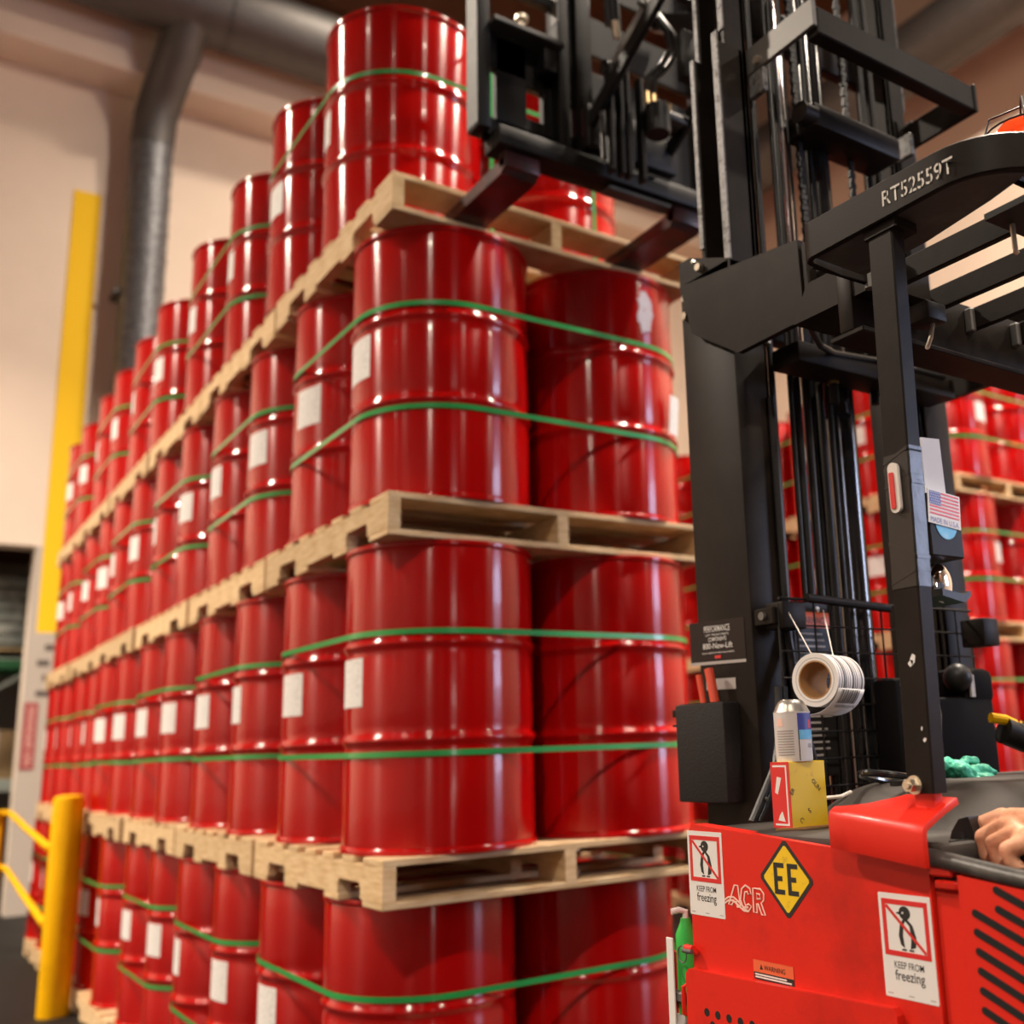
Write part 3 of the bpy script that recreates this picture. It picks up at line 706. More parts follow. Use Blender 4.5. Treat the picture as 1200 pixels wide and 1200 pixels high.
# --- overhead guard
path = [(0.155, -1.652)] + [(0.03, -1.645)] + arc(0.026, -1.671, 0.026, 90, 180, 5) + [(0, -1.75), (0, -1.85)] + arc(0.12, -1.91, 0.12, 180, 270, 9) + [(0.3, -2.03), (XC, -2.03)]
path = path + [(mir(x), y) for x, y in reversed(path[:-1])]
def ztop(y): return 2.200 + (y + 1.65) * 0.022
vs = []; fs = []
n = len(path)
for i, (x, y) in enumerate(path):
    a = Vector(path[max(i - 1, 0)]); b = Vector(path[min(i + 1, n - 1)]); d = (b - a).normalized(); nr = Vector((-d.y, d.x)) * -0.010
    if i == 0: nr = Vector((0, -0.010))
    if i == n - 1: nr = Vector((0, -0.010))
    zt = ztop(y)
    vs += [(x, y, zt), (x, y, 2.137), (x - nr.x, y - nr.y, 2.137), (x - nr.x, y - nr.y, zt)]
for i in range(n - 1):
    a = 4 * i; b = a + 4
    for k in range(4): fs.append((a + k, a + (k + 1) % 4, b + (k + 1) % 4, b + k))
fs += [(0, 1, 2, 3), (4 * n - 1, 4 * n - 2, 4 * n - 3, 4 * n - 4)]
bm = bmesh.new(); bv = [bm.verts.new(v) for v in vs]; [bm.faces.new([bv[i] for i in f]) for f in fs]; bmesh.ops.recalc_face_normals(bm, faces=bm.faces)
bmesh.ops.bevel(bm, geom=[e for e in bm.edges if e.calc_face_angle(0) > 1.2], offset=0.002, segments=1, affect='EDGES')
guard = part(MB().bmesh_in(bm), 'guard_frame', 'black')
for sgn in (0, 1):
    q = [(0.012, -1.67), (0.012, -1.90)] + arc(0.115, -1.905, 0.105, 185, 240, 5) + [(0.075, -2.005), (0.095, -1.93), (0.118, -1.80), (0.125, -1.665)]
    if sgn: q = [(mir(x), y) for x, y in q]
    part(MB().prism(q, 'z', 2.139, 2.149), 'guard_plate', 'pale_grey', guard)  # paler grey underside stands in for light bounced up from the floor
part(MB().cyl((0.158, -1.650, 2.13), (0.158, -1.650, 2.196), 0.010, 10), 'weld_bead', 'plate', guard)
part(MB().box(0.16, mir(0.16), -1.605, -1.572, 2.076, 2.19, 0.004), 'front_beam', 'black', guard)
part(MB().box(0.16, mir(0.16), -1.625, -1.55, 2.066, 2.076, 0.002), 'beam_lip', 'black', guard)
for x in (0.202, 0.344, 0.480, 0.621, 0.76, 0.90):
    part(MB().box(x, x + 0.014, -2.03, -1.60, 2.137, 2.180, 0.002), 'guard_bar', 'black', guard)
part(MB().box(0.12, 0.24, -2.03, -1.90, 2.128, 2.138), 'lamp_bracket', 'dark', guard)
part(MB().tube([(0.165, -1.915, 2.13), (0.165, -1.915, 2.085), (0.169, -1.915, 2.083)], 0.004, 8), 'pin', 'bolt', guard)
part(MB().tube([(0.24, -1.615, 2.13), (0.29, -1.63, 2.125), (0.33, -1.625, 2.14)], 0.008, 8), 'clamp', 'hose', guard)
for x in (0.480, 0.621): part(MB().box(x - 0.012, x + 0.0, -1.622, -1.604, 2.13, 2.178, 0.003), 'weld_tab', 'plate', guard)
text_obj('RT52559T', 'stencilled_number', 'stencil', guard, (-0.0003, -1.817, 2.155), (0, -1, -0.045), (0, -0.045, 1), 0.124, 0.0235, 0.0006, 1.3)
for k in range(8):                                      # stencil bridges
    yy = -1.817 - 0.0085 - k * 0.01545; zz = 2.155 - 0.045 * (0.0085 + k * 0.01545)
    if k in (1, 7): q = rect(-0.006, 0.006, 0.0170, 0.0186)
    else: q = rect(-0.0007, 0.0007, -0.001, 0.0245)
    quadplate((-0.0009, yy, zz), (0, -1, -0.045), (0, -0.045, 1), q, 0.0004).build('stencil_bridge', 'black', guard)
bk = part(MB().tube([(0.10, -1.94, 2.185), (0.24, -1.94, 2.185)], 0.008, 8), 'beacon_mount', 'black', guard)
bc = (0.160, -1.955, 2.205)
part(MB().lathe([(0.048, 0.0), (0.050, 0.018), (0.046, 0.045), (0.032, 0.062), (0.012, 0.069)], 24, Matrix.Translation(bc), True, True), 'beacon_lens', 'beacon', guard)
cg = MB()
for a in (0, PI / 2):
    cx, cy = math.cos(a + 0.6), math.sin(a + 0.6)
    cg.tube([(bc[0] + cx * t, bc[1] + cy * t, bc[2] + h) for t, h in ((-0.058, 0), (-0.056, 0.05), (-0.045, 0.082), (0, 0.092), (0.045, 0.082), (0.056, 0.05), (0.058, 0))], 0.0016, 6)
cg.tube([(bc[0] + 0.058 * math.cos(t), bc[1] + 0.058 * math.sin(t), bc[2] + 0.045) for t in [2 * PI * k / 24 for k in range(24)]], 0.0016, 6, True)
part(cg, 'beacon_cage', 'hose', guard)
# bracket plates tying the guard to the mast
for s in (0, 1):
    x0, x1 = (0.232, 0.247) if not s else (mir(0.247), mir(0.232))
    part(MB().prism([(-1.06, 2.385), (-1.252, 2.362), (-1.421, 2.340), (-1.424, 2.20), (-1.418, 2.186), (-1.406, 2.175), (-1.235, 2.172), (-1.095, 2.262)], 'x', x0, x1), 'bracket_plate', 'black')
    x0, x1 = (0.29, 0.302) if not s else (mir(0.302), mir(0.29))
    part(MB().prism([(-1.36, 2.33), (-1.52, 2.31), (-1.545, 2.27), (-1.535, 2.222), (-1.40, 2.200), (-1.36, 2.205)], 'x', x0, x1), 'gusset_plate', 'black')
    part(MB().prism([(-1.50, 2.20), (-1.66, 2.20), (-1.66, 2.135), (-1.46, 2.135)], 'x', *( (0.165, 0.30) if not s else (mir(0.30), mir(0.165)))), 'guard_corner', 'black')
    part(MB().box(*((0.236, 0.262) if not s else (mir(0.262), mir(0.236))), -1.44, -1.425, 2.17, 2.33, 0.003), 'plate_flange', 'black')
wl = part(MB().box(0.122, 0.168, -1.785, -1.740, 2.022, 2.052, 0.004), 'work_lamp', 'black')
part(MB().tube([(0.150, -1.77, 2.022), (0.142, -1.77, 1.998), (0.130, -1.77, 1.978)], 0.0035, 6), 'lamp_wire', 'bolt', wl)
def mast_mir(x): return 1.18 - x
# --- mast: three nested stages of channels
def channel(x_out, x_web, y0, y1, z0, z1, t, s):
    """C channel, open side outwards"""
    a, b = (x_out, x_web) if not s else (mast_mir(x_web), mast_mir(x_out))
    g = MB()
    wx = (x_web - t, x_web) if not s else (mast_mir(x_web), mast_mir(x_web - t))
    g.box(*wx, y0, y1, z0, z1, 0.002); g.box(a, b, y0, y0 + t, z0, z1, 0.003); g.box(a, b, y1 - t, y1, z0, z1, 0.003)
    return g
for s in (0, 1):
    x0, x1 = (0.25, 0.336) if not s else (mast_mir(0.336), mast_mir(0.25))
    ms = part(MB().box(x0, x1, -1.206, -1.04, 0.15, 2.40, 0.004).prism([(-1.206, 2.398), (-1.206, 2.372), (-1.04, 2.372), (-1.04, 2.452), (-1.075, 2.452)], 'x', x0, x1 - 0.03), 'outer_rail', 'black')
    if not s:
        for y, z in ((-1.115, 2.412), (-1.064, 2.36), (-1.060, 2.318), (-1.10, 2.43)):
            part(MB().cyl((0.238, y, z), (0.25, y, z), 0.0095 if z < 2.43 else 0.004, 6), 'bolt', 'bolt', ms)
    r2 = part(channel(0.262, 0.334, -1.203, -1.105, 0.3, 2.93, 0.014, s), 'middle_rail', 'black')
    xa, xb = (0.258, 0.2625) if not s else (mast_mir(0.2625), mast_mir(0.258))
    part(MB().box(xa, xb, -1.119, -1.105, 2.46, 2.93, 0.001), 'worn_edge', 'worn', r2)
    part(MB().box(xa, xb, -1.203, -1.183, 2.40, 2.955, 0.001), 'worn_edge', 'worn', r2)
    r3 = part(channel(0.285, 0.348, -1.200, -1.10, 0.6, 4.3, 0.014, s), 'inner_rail', 'black')
    xa, xb = (0.281, 0.2855) if not s else (mast_mir(0.2855), mast_mir(0.281))
    part(MB().box(xa, xb, -1.113, -1.10, 2.9, 4.3, 0.001), 'worn_edge', 'worn', r3)
    part(MB().box(xa, xb, -1.200, -1.183, 2.97, 4.3, 0.001), 'worn_edge', 'worn', r3)
    part(MB().box(*((0.338, 0.352) if not s else (mast_mir(0.352), mast_mir(0.338))), -1.26, -1.21, 2.80, 2.86, 0.003), 'roller_block', 'worn', r2)
for z in (0.5, 2.30): part(MB().box(0.336, mast_mir(0.336), -1.09, -1.05, z, z + 0.08, 0.004), 'cross_tie', 'black')
part(MB().box(0.34, mast_mir(0.34), -1.30, -1.22, 2.155, 2.20, 0.004), 'cross_tie', 'black')
part(MB().box(0.34, mast_mir(0.34), -1.14, -1.11, 3.05, 3.15, 0.004), 'cross_tie', 'black')
# U shaped brace behind the middle stage
ub = part(MB().box(0.345, 0.357, -1.41, -1.20, 2.868, 2.935, 0.002), 'brace_arm', 'plate')
part(MB().cyl((0.335, -1.24, 2.885), (0.345, -1.24, 2.885), 0.010, 6), 'bolt', 'bolt', ub)
part(MB().box(0.357, 0.88, -1.412, -1.375, 2.852, 2.918, 0.003), 'brace_bar', 'black')
part(MB().box(0.88, 0.892, -1.415, -1.18, 2.850, 2.922, 0.002), 'brace_arm', 'black')
part(MB().box(0.46, 0.75, -1.29, -1.19, 2.74, 2.80, 0.01), 'chain_anchor', 'black')
part(MB().cyl((0.43, -1.27, 2.77), (0.47, -1.27, 2.77), 0.025, 12), 'chain_anchor', 'black')
# hoses, rods, cylinders and chains between the rails
def vert(x, y, z0, z1, r, name, m, lean=0.0, seg=12): return part(MB().tube([(x, y, z0), (x + lean * 0.5, y, (z0 + z1) / 2), (x + lean, y, z1)], r, seg), name, m)
for x, y, r in ((0.350, -1.20, 0.006), (0.362, -1.19, 0.007), (0.404, -1.20, 0.0055), (0.432, -1.19, 0.010), (0.452, -1.20, 0.008), (0.470, -1.18, 0.009), (0.505, -1.19, 0.0085), (0.522, -1.2, 0.006), (0.738, -1.19, 0.009), (0.762, -1.2, 0.008)):
    vert(x, y, 0.5, 4.2, r, 'hydraulic_hose', 'hose', 0.01)
vert(0.512, -1.165, 0.4, 2.22, 0.016, 'lift_cylinder', 'gloss'); vert(0.592, -1.165, 0.4, 2.24, 0.036, 'lift_cylinder', 'gloss')
vert(0.548, -1.19, 0.4, 2.24, 0.012, 'lift_cylinder', 'gloss')
vert(0.432, -1.215, 2.18, 4.2, 0.009, 'chrome_piston_rod', 'chrome', 0.0); vert(0.455, -1.16, 2.6, 4.2, 0.006, 'chrome_piston_rod', 'chrome')
vert(0.56, -1.19, 2.10, 4.2, 0.03, 'lift_cylinder', 'gloss')
def chain(x, y, z0, z1, name='lift_chain'):
    g = MB(); z = z0; k = 0
    while z < z1:
        g.box(x - (0.009 if k % 2 else 0.006), x + (0.009 if k % 2 else 0.006), y - 0.006, y + 0.006, z, z + 0.015, 0.002); z += 0.0135; k += 1
    o = part(g, name, 'hose'); o['kind'] = 'stuff'; return o
chain(0.645, -1.22, 2.25, 3.6); chain(0.48, -1.215, 2.2, 3.6); chain(0.61, -1.16, 2.8, 4.0)
for x, z in ((0.338, 2.25), (0.338, 1.95), (0.338, 1.72)): part(MB().box(x, x + 0.010, -1.215, -1.195, z - 0.03, z, 0.002), 'hose_clip', 'bolt')
for x, z in ((0.50, 2.15), (0.63, 2.17)):
    part(MB().cyl((x, -1.24, z), (x, -1.24, z + 0.02), 0.012, 10), 'hose_fitting', 'brass'); part(MB().cyl((x, -1.24, z - 0.045), (x, -1.24, z), 0.010, 10), 'hose_elbow', 'hose')
part(MB().tube([(0.24, -1.43, 2.16), (0.34, -1.36, 2.165), (0.44, -1.30, 2.19), (0.60, -1.30, 2.20), (0.8, -1.30, 2.2)], 0.007, 8), 'loose_hose', 'hose')
part(MB().tube([(0.345, -1.25, 1.30), (0.325, -1.27, 1.36), (0.31, -1.26, 1.45), (0.335, -1.215, 1.6), (0.338, -1.212, 2.1)], 0.010, 10), 'loose_hose', 'hose')
for dx in (0.0, 0.014):
    part(MB().tube([(0.150 + dx, -1.285, 1.262), (0.186 + dx, -1.283, 1.312), (0.222 + dx, -1.278, 1.358), (0.250 + dx, -1.262, 1.41), (0.262 + dx, -1.255, 1.50)], 0.008, 10), 'loose_hose', 'hose')
part(MB().tube([(0.178, -1.296, 1.30), (0.192, -1.27, 1.31), (0.206, -1.296, 1.312)], 0.003, 8), 'hose_clip', 'plate')
# --- plate with the decal, tool holster
dz = (0.2495, 0, 0)
lb = part(quadplate((0.2495, -0.985, 1.565), (0, -1, -0.03), (0, 0, 1), rect(0.03, 0.200, 0.0, 0.082), 0.0007), 'decal', 'signmaroon')
part(quadplate((0.2490, -0.985, 1.565), (0, -1, -0.03), (0, 0, 1), rect(0.03, 0.200, -0.006, 0.0), 0.0007), 'decal_line', 'greyink', lb)
D1 = (0, -1, -0.03); U1 = (0, 0, 1)
def dec(txt, cy, zz, wd, h, fw=1.2, m='white'): text_obj(txt, 'lettering', m, lb, (0.2482, cy, zz), D1, U1, wd, h, 0.0006, fw, 'C')
dec('PERFORMANCE', -1.103, 1.621, 0.080, 0.0125, 1.15); dec('LIFT TRUCK PARTS', -1.103, 1.613, 0.072, 0.004); dec('COMPONENTS', -1.103, 1.602, 0.056, 0.008)
dec('800-New-Lift', -1.103, 1.587, 0.092, 0.0115, 1.2); dec('SALES SERVICE RENTALS PARTS', -1.103, 1.577, 0.10, 0.003)
quadplate((0.2482, -1.103, 1.567), D1, U1, rect(-0.010, 0.008, 0, 0.006), 0.0006).build('logo_mark', 'redink', lb)
part(quadplate((0.2495, -1.06, 1.506), D1, U1, rect(0.0, 0.09, 0.0, 0.022), 0.0006), 'serial_plate', 'greyink')
hl = MB().box(0.205, 0.249, -1.158, -1.008, 1.288, 1.478, 0.004)
hol = part(hl, 'tool_box', 'felt'); part(MB().box(0.212, 0.244, -1.150, -1.016, 1.476, 1.4795), 'box_opening', 'hole', hol)
part(MB().box(0.215, 0.245, -1.008, -0.985, 1.455, 1.470, 0.002).box(0.215, 0.245, -1.01, -0.985, 1.435, 1.440, 0.001), 'side_clip', 'black', hol)
# mast hinge blocks beside the mesh
hb = part(MB().box(0.255, 0.315, -1.262, -1.206, 1.618, 1.652, 0.003), 'hinge_block', 'black')
part(MB().cyl((0.248, -1.235, 1.636), (0.256, -1.235, 1.636), 0.008, 12), 'hinge_pin', 'plate', hb)
part(MB().box(0.268, 0.330, -1.276, -1.225, 1.61, 1.662, 0.004), 'hinge_knuckle', 'black', hb)
part(MB().box(mir(0.315) + 0.0, mir(0.26), -1.33, -1.27, 1.585, 1.645, 0.004), 'hinge_block', 'black')
# --- mesh guard: welded wire grid behind the mast
gx0, gx1, gz0, gz1, gy = 0.268, 0.852, 1.06, 1.668, -1.262
msh = MB(); k = 0
wires = []
x = gx0
while x < gx1 + 0.001:
    part(MB().tube([(x, gy, gz0), (x, gy, gz1 - (0.0 if gx0 < x < gx1 - 0.01 else 0.01))], 0.0021, 6), 'mesh_wire', 'hose'); x += 0.0487
z = gz0
while z < gz1 + 0.001:
    part(MB().tube([(gx0, gy - 0.004, z), (gx1, gy - 0.004, z)], 0.0021 if z < gz1 - 0.03 else 0.003, 6), 'mesh_wire', 'hose'); z += 0.0507
part(MB().tube([(0.34, gy - 0.006, 1.672), (0.58, gy - 0.006, 1.662)], 0.009, 10), 'grab_bar', 'hose')
# warning board on the mast behind the mesh
wbd = part(MB().box(0.345, 0.447, -1.222, -1.216, 1.33, 1.672, 0.002), 'warning_board', 'signblack')
part(MB().box(0.3455, 0.4465, -1.2235, -1.222, 1.620, 1.652), 'header', 'orange', wbd)
text_obj('WARNING', 'lettering', 'ink', wbd, (0.396, -1.2238, 1.628), (1, 0, 0), (0, 0, 1), 0.07, 0.014, 0.0004, 1.4, 'C')
rq = random.Random(5)
for k in range(21):
    zz = 1.610 - k * 0.0125
    if k in (6, 7, 12): continue
    MB().box(0.353, 0.353 + rq.uniform(0.05, 0.085), -1.2230, -1.222, zz - 0.004, zz).build('print_line', 'greyink', wbd)
part(MB().cyl((0.415, -1.225, 1.658), (0.415, -1.222, 1.658), 0.006, 10), 'screw', 'bolt', wbd)
# dark consoles behind the post
cb = part(MB().box(0.50, 0.60, -1.335, -1.275, 1.285, 1.512, 0.008), 'console_box', 'matte'); part(MB().cyl((0.517, -1.338, 1.50), (0.517, -1.334, 1.50), 0.003, 8), 'screw', 'bolt', cb)
cb = part(MB().box(0.60, 0.795, -1.345, -1.27, 1.27, 1.475, 0.012), 'console_box', 'matte')
part(MB().box(0.70, 0.805, -1.345, -1.25, 1.46, 1.535, 0.018), 'console_head', 'matte', cb); part(MB().ball((0.70, -1.33, 1.515), 0.030, seg=14), 'console_knob', 'plastic', cb)
part(MB().box(0.715, 0.727, -1.35, -1.345, 1.475, 1.52), 'decal_strip', 'greyink', cb)
part(MB().tube([(0.60, -1.35, 1.40), (0.605, -1.352, 1.44), (0.60, -1.35, 1.47)], 0.003, 6), 'cable', 'bolt', cb)
hdl = part(MB().tube([(0.665, -1.45, 1.405), (0.72, -1.47, 1.382), (0.90, -1.54, 1.31)], 0.026, 16), 'tiller_handle', 'plastic')
part(MB().tube([(0.642, -1.441, 1.430), (0.670, -1.452, 1.425), (0.690, -1.46, 1.415)], 0.010, 10), 'yellow_tip', 'safety', hdl)
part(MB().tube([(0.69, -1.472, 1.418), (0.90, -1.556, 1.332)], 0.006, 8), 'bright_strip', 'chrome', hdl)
part(MB().tube([(0.66, -1.57, 1.325), (0.80, -1.62, 1.318), (0.95, -1.67, 1.306)], 0.012, 10), 'grab_rail', 'rim', hood)
# --- flag pouch, mirror and tray on the post
pc = part(MB().box(0.050, 0.122, -1.803, -1.755, 1.645, 1.735, 0.002), 'document_pouch', 'black')
fp = MB()
F0 = Vector((0.0505, -1.8045, 1.741)); FX = Vector((1, 0, -0.09)).normalized(); FZ = Vector((0.09, 0, 1)).normalized()
def fl_rect(x0, x1, y0, y1, name, m, n0, par): return quadplate(F0, FX, FZ, rect(x0, x1, y0, y1), 0.0004, n0).build(name, m, par)
flag = quadplate(F0, FX, FZ, rect(0, 0.070, -0.0495, 0.0), 0.0012).build('flag_sticker', 'white', TR)
for k in range(7): fl_rect(0.003 if k > 3 else 0.0275, 0.067, -0.0045 - k * 0.00525, -0.002 - k * 0.00525, 'stripe', 'redink', 0.0012, flag)
fl_rect(0.003, 0.0275, -0.0215, -0.002, 'canton', 'blueink', 0.0012, flag)
g = MB()
for r in range(5):
    for c in range(6):
        st_ = []
        cx = 0.005 + c * 0.0041 + (0.002 if r % 2 else 0); cy = -0.004 - r * 0.0038
        if cx > 0.0265: continue
        for k in range(10): a = PI / 2 + k * PI / 5; rr = 0.0013 if k % 2 == 0 else 0.0005; st_.append((cx + rr * math.cos(a), cy + rr * math.sin(a)))
        q = quadplate(F0, FX, FZ, st_, 0.0003, 0.0016); g.add(q.v, q.f)
o_ = g.build('star', 'white', flag); o_['kind'] = 'stuff'
text_obj('MADE IN U.S.A.', 'lettering', 'blueink', flag, F0 + FX * 0.035 - FZ * 0.0475, FX, FZ, 0.062, 0.0075, 0.0016, 1.1, 'C')
part(quadplate((0.086, -1.8035, 1.693), (1, 0, 0), (0, 0, 1), ellipse(0, 0, 0.0235, 0.023, 24), 0.0006), 'round_sticker', 'skyblue', pc)
mr = part(MB().ball((0.098, -1.775, 1.612), 0.028, (0.8, 0.35, 1.0), 20), 'convex_mirror', 'mirror')
tr = part(MB().prism([(0.068, 1.590), (0.115, 1.582), (0.130, 1.592), (0.130, 1.600), (0.115, 1.594), (0.068, 1.600)], 'y', -1.80, -1.74), 'mirror_tray', 'plastic')
# --- stickers on the red side
SX = (0, -1, 0); SZ = (0, 0, 1)
def penguin_sticker(y0, z0, W, H, name):
    st = quadplate((0.0, y0, z0), SX, SZ, rrect(0, W, 0, H, 0.002), 0.0007).build(name, 'white', TR)
    def pl(poly, m, n, nm): return quadplate((0.0, y0, z0), SX, SZ, [(u * W, v * H) for u, v in poly], 0.0004, n).build(nm, m, st)
    f = 0.07; a0, a1, b0, b1 = 0.06, 0.94, 0.40, 0.945; t, tv = 0.075, 0.05
    for q in (rect(a0, a1, b1 - tv, b1), rect(a0, a1, b0, b0 + tv), rect(a0, a0 + t, b0 + tv, b1 - tv), rect(a1 - t, a1, b0 + tv, b1 - tv)): pl(q, 'redink', 0.0007, 'red_frame')
    pl(ellipse(0.50, 0.822, 0.108, 0.066, 18), 'ink', 0.0007, 'head'); pl([(0.42, 0.832), (0.42, 0.800), (0.34, 0.812), (0.34, 0.822)], 'ink', 0.0007, 'beak')
    pl(ellipse(0.465, 0.822, 0.018, 0.010, 8), 'white', 0.0011, 'eye')
    pl([(0.465, 0.765), (0.395, 0.71), (0.355, 0.60), (0.385, 0.515), (0.455, 0.487), (0.435, 0.60), (0.455, 0.70), (0.495, 0.745)], 'ink', 0.0007, 'wing')
    pl([(0.535, 0.765), (0.635, 0.71), (0.685, 0.60), (0.665, 0.505), (0.565, 0.483), (0.595, 0.60), (0.575, 0.70), (0.505, 0.745)], 'ink', 0.0007, 'wing')
    pl([(0.47, 0.757), (0.53, 0.757), (0.50, 0.742)], 'ink', 0.0007, 'collar')
    pl([(0.40, 0.478), (0.49, 0.478), (0.48, 0.462), (0.395, 0.462)], 'ink', 0.0007, 'foot'); pl([(0.53, 0.478), (0.62, 0.478), (0.625, 0.462), (0.54, 0.462)], 'ink', 0.0007, 'foot')
    pl([(0.135, 0.87), (0.165, 0.893), (0.868, 0.472), (0.838, 0.450)], 'redink', 0.0012, 'red_bar')
    Y = y0 - W * 0.5
    text_obj('KEEP FROM', 'lettering', 'ink', st, (0, Y, z0 + H * 0.285), SX, SZ, W * 0.56, H * 0.066, 0.0009, 1.5, 'C')
    text_obj('freezing', 'lettering', 'ink', st, (0, Y, z0 + H * 0.172), SX, SZ, W * 0.56, H * 0.098, 0.0009, 1.7, 'C')
    for u in (0.05, 0.45, 0.85): quadplate((0, y0, z0), SX, SZ, [(a * W, b * H) for a, b in rect(u, u + 0.10, 0.032, 0.042)], 0.0003, 0.0007).build('fine_print', 'greyink', st)
penguin_sticker(-1.289, 1.1285, 0.0875, 0.1315, 'penguin_sticker'); penguin_sticker(-1.6965, 1.0675, 0.0865, 0.130, 'penguin_sticker')
EC = (0, -1.5205, 1.200)
ee = quadplate(EC, SX, SZ, [(x * 1.0, y) for x, y in ((-0.0555, 0.003), (-0.0555, -0.003), (-0.003, -0.0545), (0.003, -0.0545), (0.0545, -0.003), (0.0545, 0.003), (0.003, 0.0545), (-0.003, 0.0545))], 0.0006).build('diamond_sticker', 'ink', TR)
quadplate(EC, SX, SZ, [(-0.0475, 0.002), (-0.0475, -0.002), (-0.002, -0.047), (0.002, -0.047), (0.047, -0.002), (0.047, 0.002), (0.002, 0.047), (-0.002, 0.047)], 0.0004, 0.0006).build('yellow_field', 'yellow', ee)
for x0 in (-0.0255, 0.0035):
    e = [(0, -0.0225), (0.022, -0.0225), (0.022, -0.0155), (0.0075, -0.0155), (0.0075, -0.0035), (0.018, -0.0035), (0.018, 0.0035), (0.0075, 0.0035), (0.0075, 0.0155), (0.022, 0.0155), (0.022, 0.0225), (0, 0.0225)]
    quadplate(EC, SX, SZ, [(x0 + a, b) for a, b in e], 0.0004, 0.001).build('letter', 'ink', ee)
# ACR in outlined letters with a swoosh
lg = MB()
def stroke(pts, w, closed=False):
    P = [Vector((-0.0008, -1.376 - u, 1.144 + v)) for u, v in pts]
    lg.tube(P, w, 6, closed)
lw = 0.0016
stroke([(0.010, 0.008), (0.026, 0.038), (0.034, 0.038), (0.038, 0.006), (0.030, 0.006), (0.029, 0.013), (0.021, 0.013), (0.018, 0.008)], lw, True)
stroke([(0.064, 0.028), (0.062, 0.036), (0.052, 0.040), (0.043, 0.034), (0.039, 0.018), (0.044, 0.006), (0.056, 0.002), (0.064, 0.010), (0.057, 0.013), (0.050, 0.010), (0.047, 0.018), (0.050, 0.030), (0.056, 0.031), (0.057, 0.027)], lw, True)
stroke([(0.068, 0.002), (0.069, 0.037), (0.086, 0.037), (0.093, 0.031), (0.092, 0.021), (0.086, 0.017), (0.094, 0.0), (0.086, 0.0), (0.079, 0.015), (0.076, 0.015), (0.076, 0.002)], lw, True)
stroke([(0.077, 0.030), (0.084, 0.029), (0.085, 0.023), (0.077, 0.022)], lw, True)
stroke([(0.001, 0.014), (0.010, 0.019), (0.022, 0.020), (0.036, 0.013), (0.046, 0.007), (0.056, 0.008)], lw); stroke([(0.001, 0.009), (0.010, 0.014), (0.021, 0.015), (0.034, 0.008), (0.045, 0.002), (0.056, 0.002)], lw)
for i, v in enumerate(lg.v): lg.v[i] = (-0.0006 + (v[0] + 0.0008) * 0.3, v[1], v[2])
lg.build('outlined_logo', 'outline', TR)
ws = quadplate((0, -1.4365, 1.0505), SX, SZ, rect(0, 0.0865, 0.0, 0.0275), 0.0006).build('warning_sticker', 'ink', TR)
quadplate((0, -1.4365, 1.0505), SX, SZ, rect(0, 0.0865, 0.0105, 0.0275), 0.0003, 0.0006).build('header', 'orange', ws)
quadplate((0, -1.4365, 1.0505), SX, SZ, [(0.014, 0.015), (0.021, 0.015), (0.0175, 0.0225)], 0.0003, 0.0009).build('triangle', 'ink', ws)
text_obj('WARNING', 'lettering', 'ink', ws, (0, -1.4365 - 0.0235, 1.0655), SX, SZ, 0.046, 0.007, 0.0012, 1.5)
for zz, wd in ((1.0567, 0.068), (1.0530, 0.078)): quadplate((0, -1.4395, zz), SX, SZ, rect(0, wd, 0, 0.0022), 0.0003, 0.0006).build('fine_print', 'white', ws)
part(MB().tube([(-0.002, -1.285, 1.072), (-0.012, -1.287, 1.078), (-0.012, -1.300, 1.078), (-0.002, -1.302, 1.070)], 0.005, 10), 'latch_lug', 'truckred')
part(MB().cyl((-0.014, -1.282, 1.073), (-0.014, -1.304, 1.073), 0.0042, 10), 'latch_pin', 'plate')
part(MB().tube([(-0.014, -1.278 + 0.011 * math.cos(t), 1.066 + 0.013 * math.sin(t)) for t in [2 * PI * k / 16 for k in range(16)]], 0.0012, 6, True), 'pull_ring', 'plate')
part(MB().tube([(0.0, -1.2785, 1.02), (-0.01, -1.272, 1.015), (-0.01, -1.272, 0.975), (0.0, -1.2785, 0.97)], 0.004, 8), 'side_handle', 'truckred')

# --- carriage, reach mechanism and forks
CY = -0.30
car = part(MB().box(0.17, 1.0, -0.365, -0.27, 3.095, 3.155, 0.005), 'fork_bar', 'dark')
part(MB().box(0.56, 0.80, -0.35, -0.30, 3.072, 3.086, 0.003), 'fork_bar_shoe', 'pale_grey', car)
part(MB().box(0.118, 0.160, -0.335, -0.265, 3.15, 4.3, 0.004), 'carriage_upright', 'dark'); part(MB().box(0.1165, 0.118, -0.333, -0.267, 3.16, 4.29), 'pale_side', 'pale_grey')  # paler grey sheet over the left face of the dark upright
cp = MB()
for x0, x1, z0, z1 in ((0.160, 0.172, 3.14, 3.49), (0.197, 0.300, 3.14, 3.49), (0.358, 0.395, 3.14, 3.49), (0.16, 0.395, 3.14, 3.213), (0.16, 0.395, 3.376, 3.49), (0.299, 0.36, 3.353, 3.38), (0.299, 0.36, 3.2, 3.25)):
    cp.box(x0, x1, -0.30, -0.275, z0, z1, 0.002)
part(cp, 'window_plate', 'dark')
sh = part(MB().box(0.155, 0.40, -0.37, -0.25, 3.488, 3.506, 0.003), 'shelf_plate', 'pale_grey')
part(MB().cyl((0.27, -0.33, 3.506), (0.27, -0.33, 3.55), 0.010, 12), 'bolt_shank', 'bolt', sh); part(MB().cyl((0.27, -0.33, 3.55), (0.27, -0.33, 3.565), 0.021, 14), 'bolt_head', 'bolt', sh)
for x in (0.19, 0.21, 0.235, 0.31, 0.335): part(MB().ball((x, -0.33, 3.51), 0.011, seg=10), 'weld_blob', 'bolt', sh)
part(MB().box(0.33, 0.375, -0.36, -0.30, 3.395, 3.47, 0.006), 'valve_block', 'plastic')
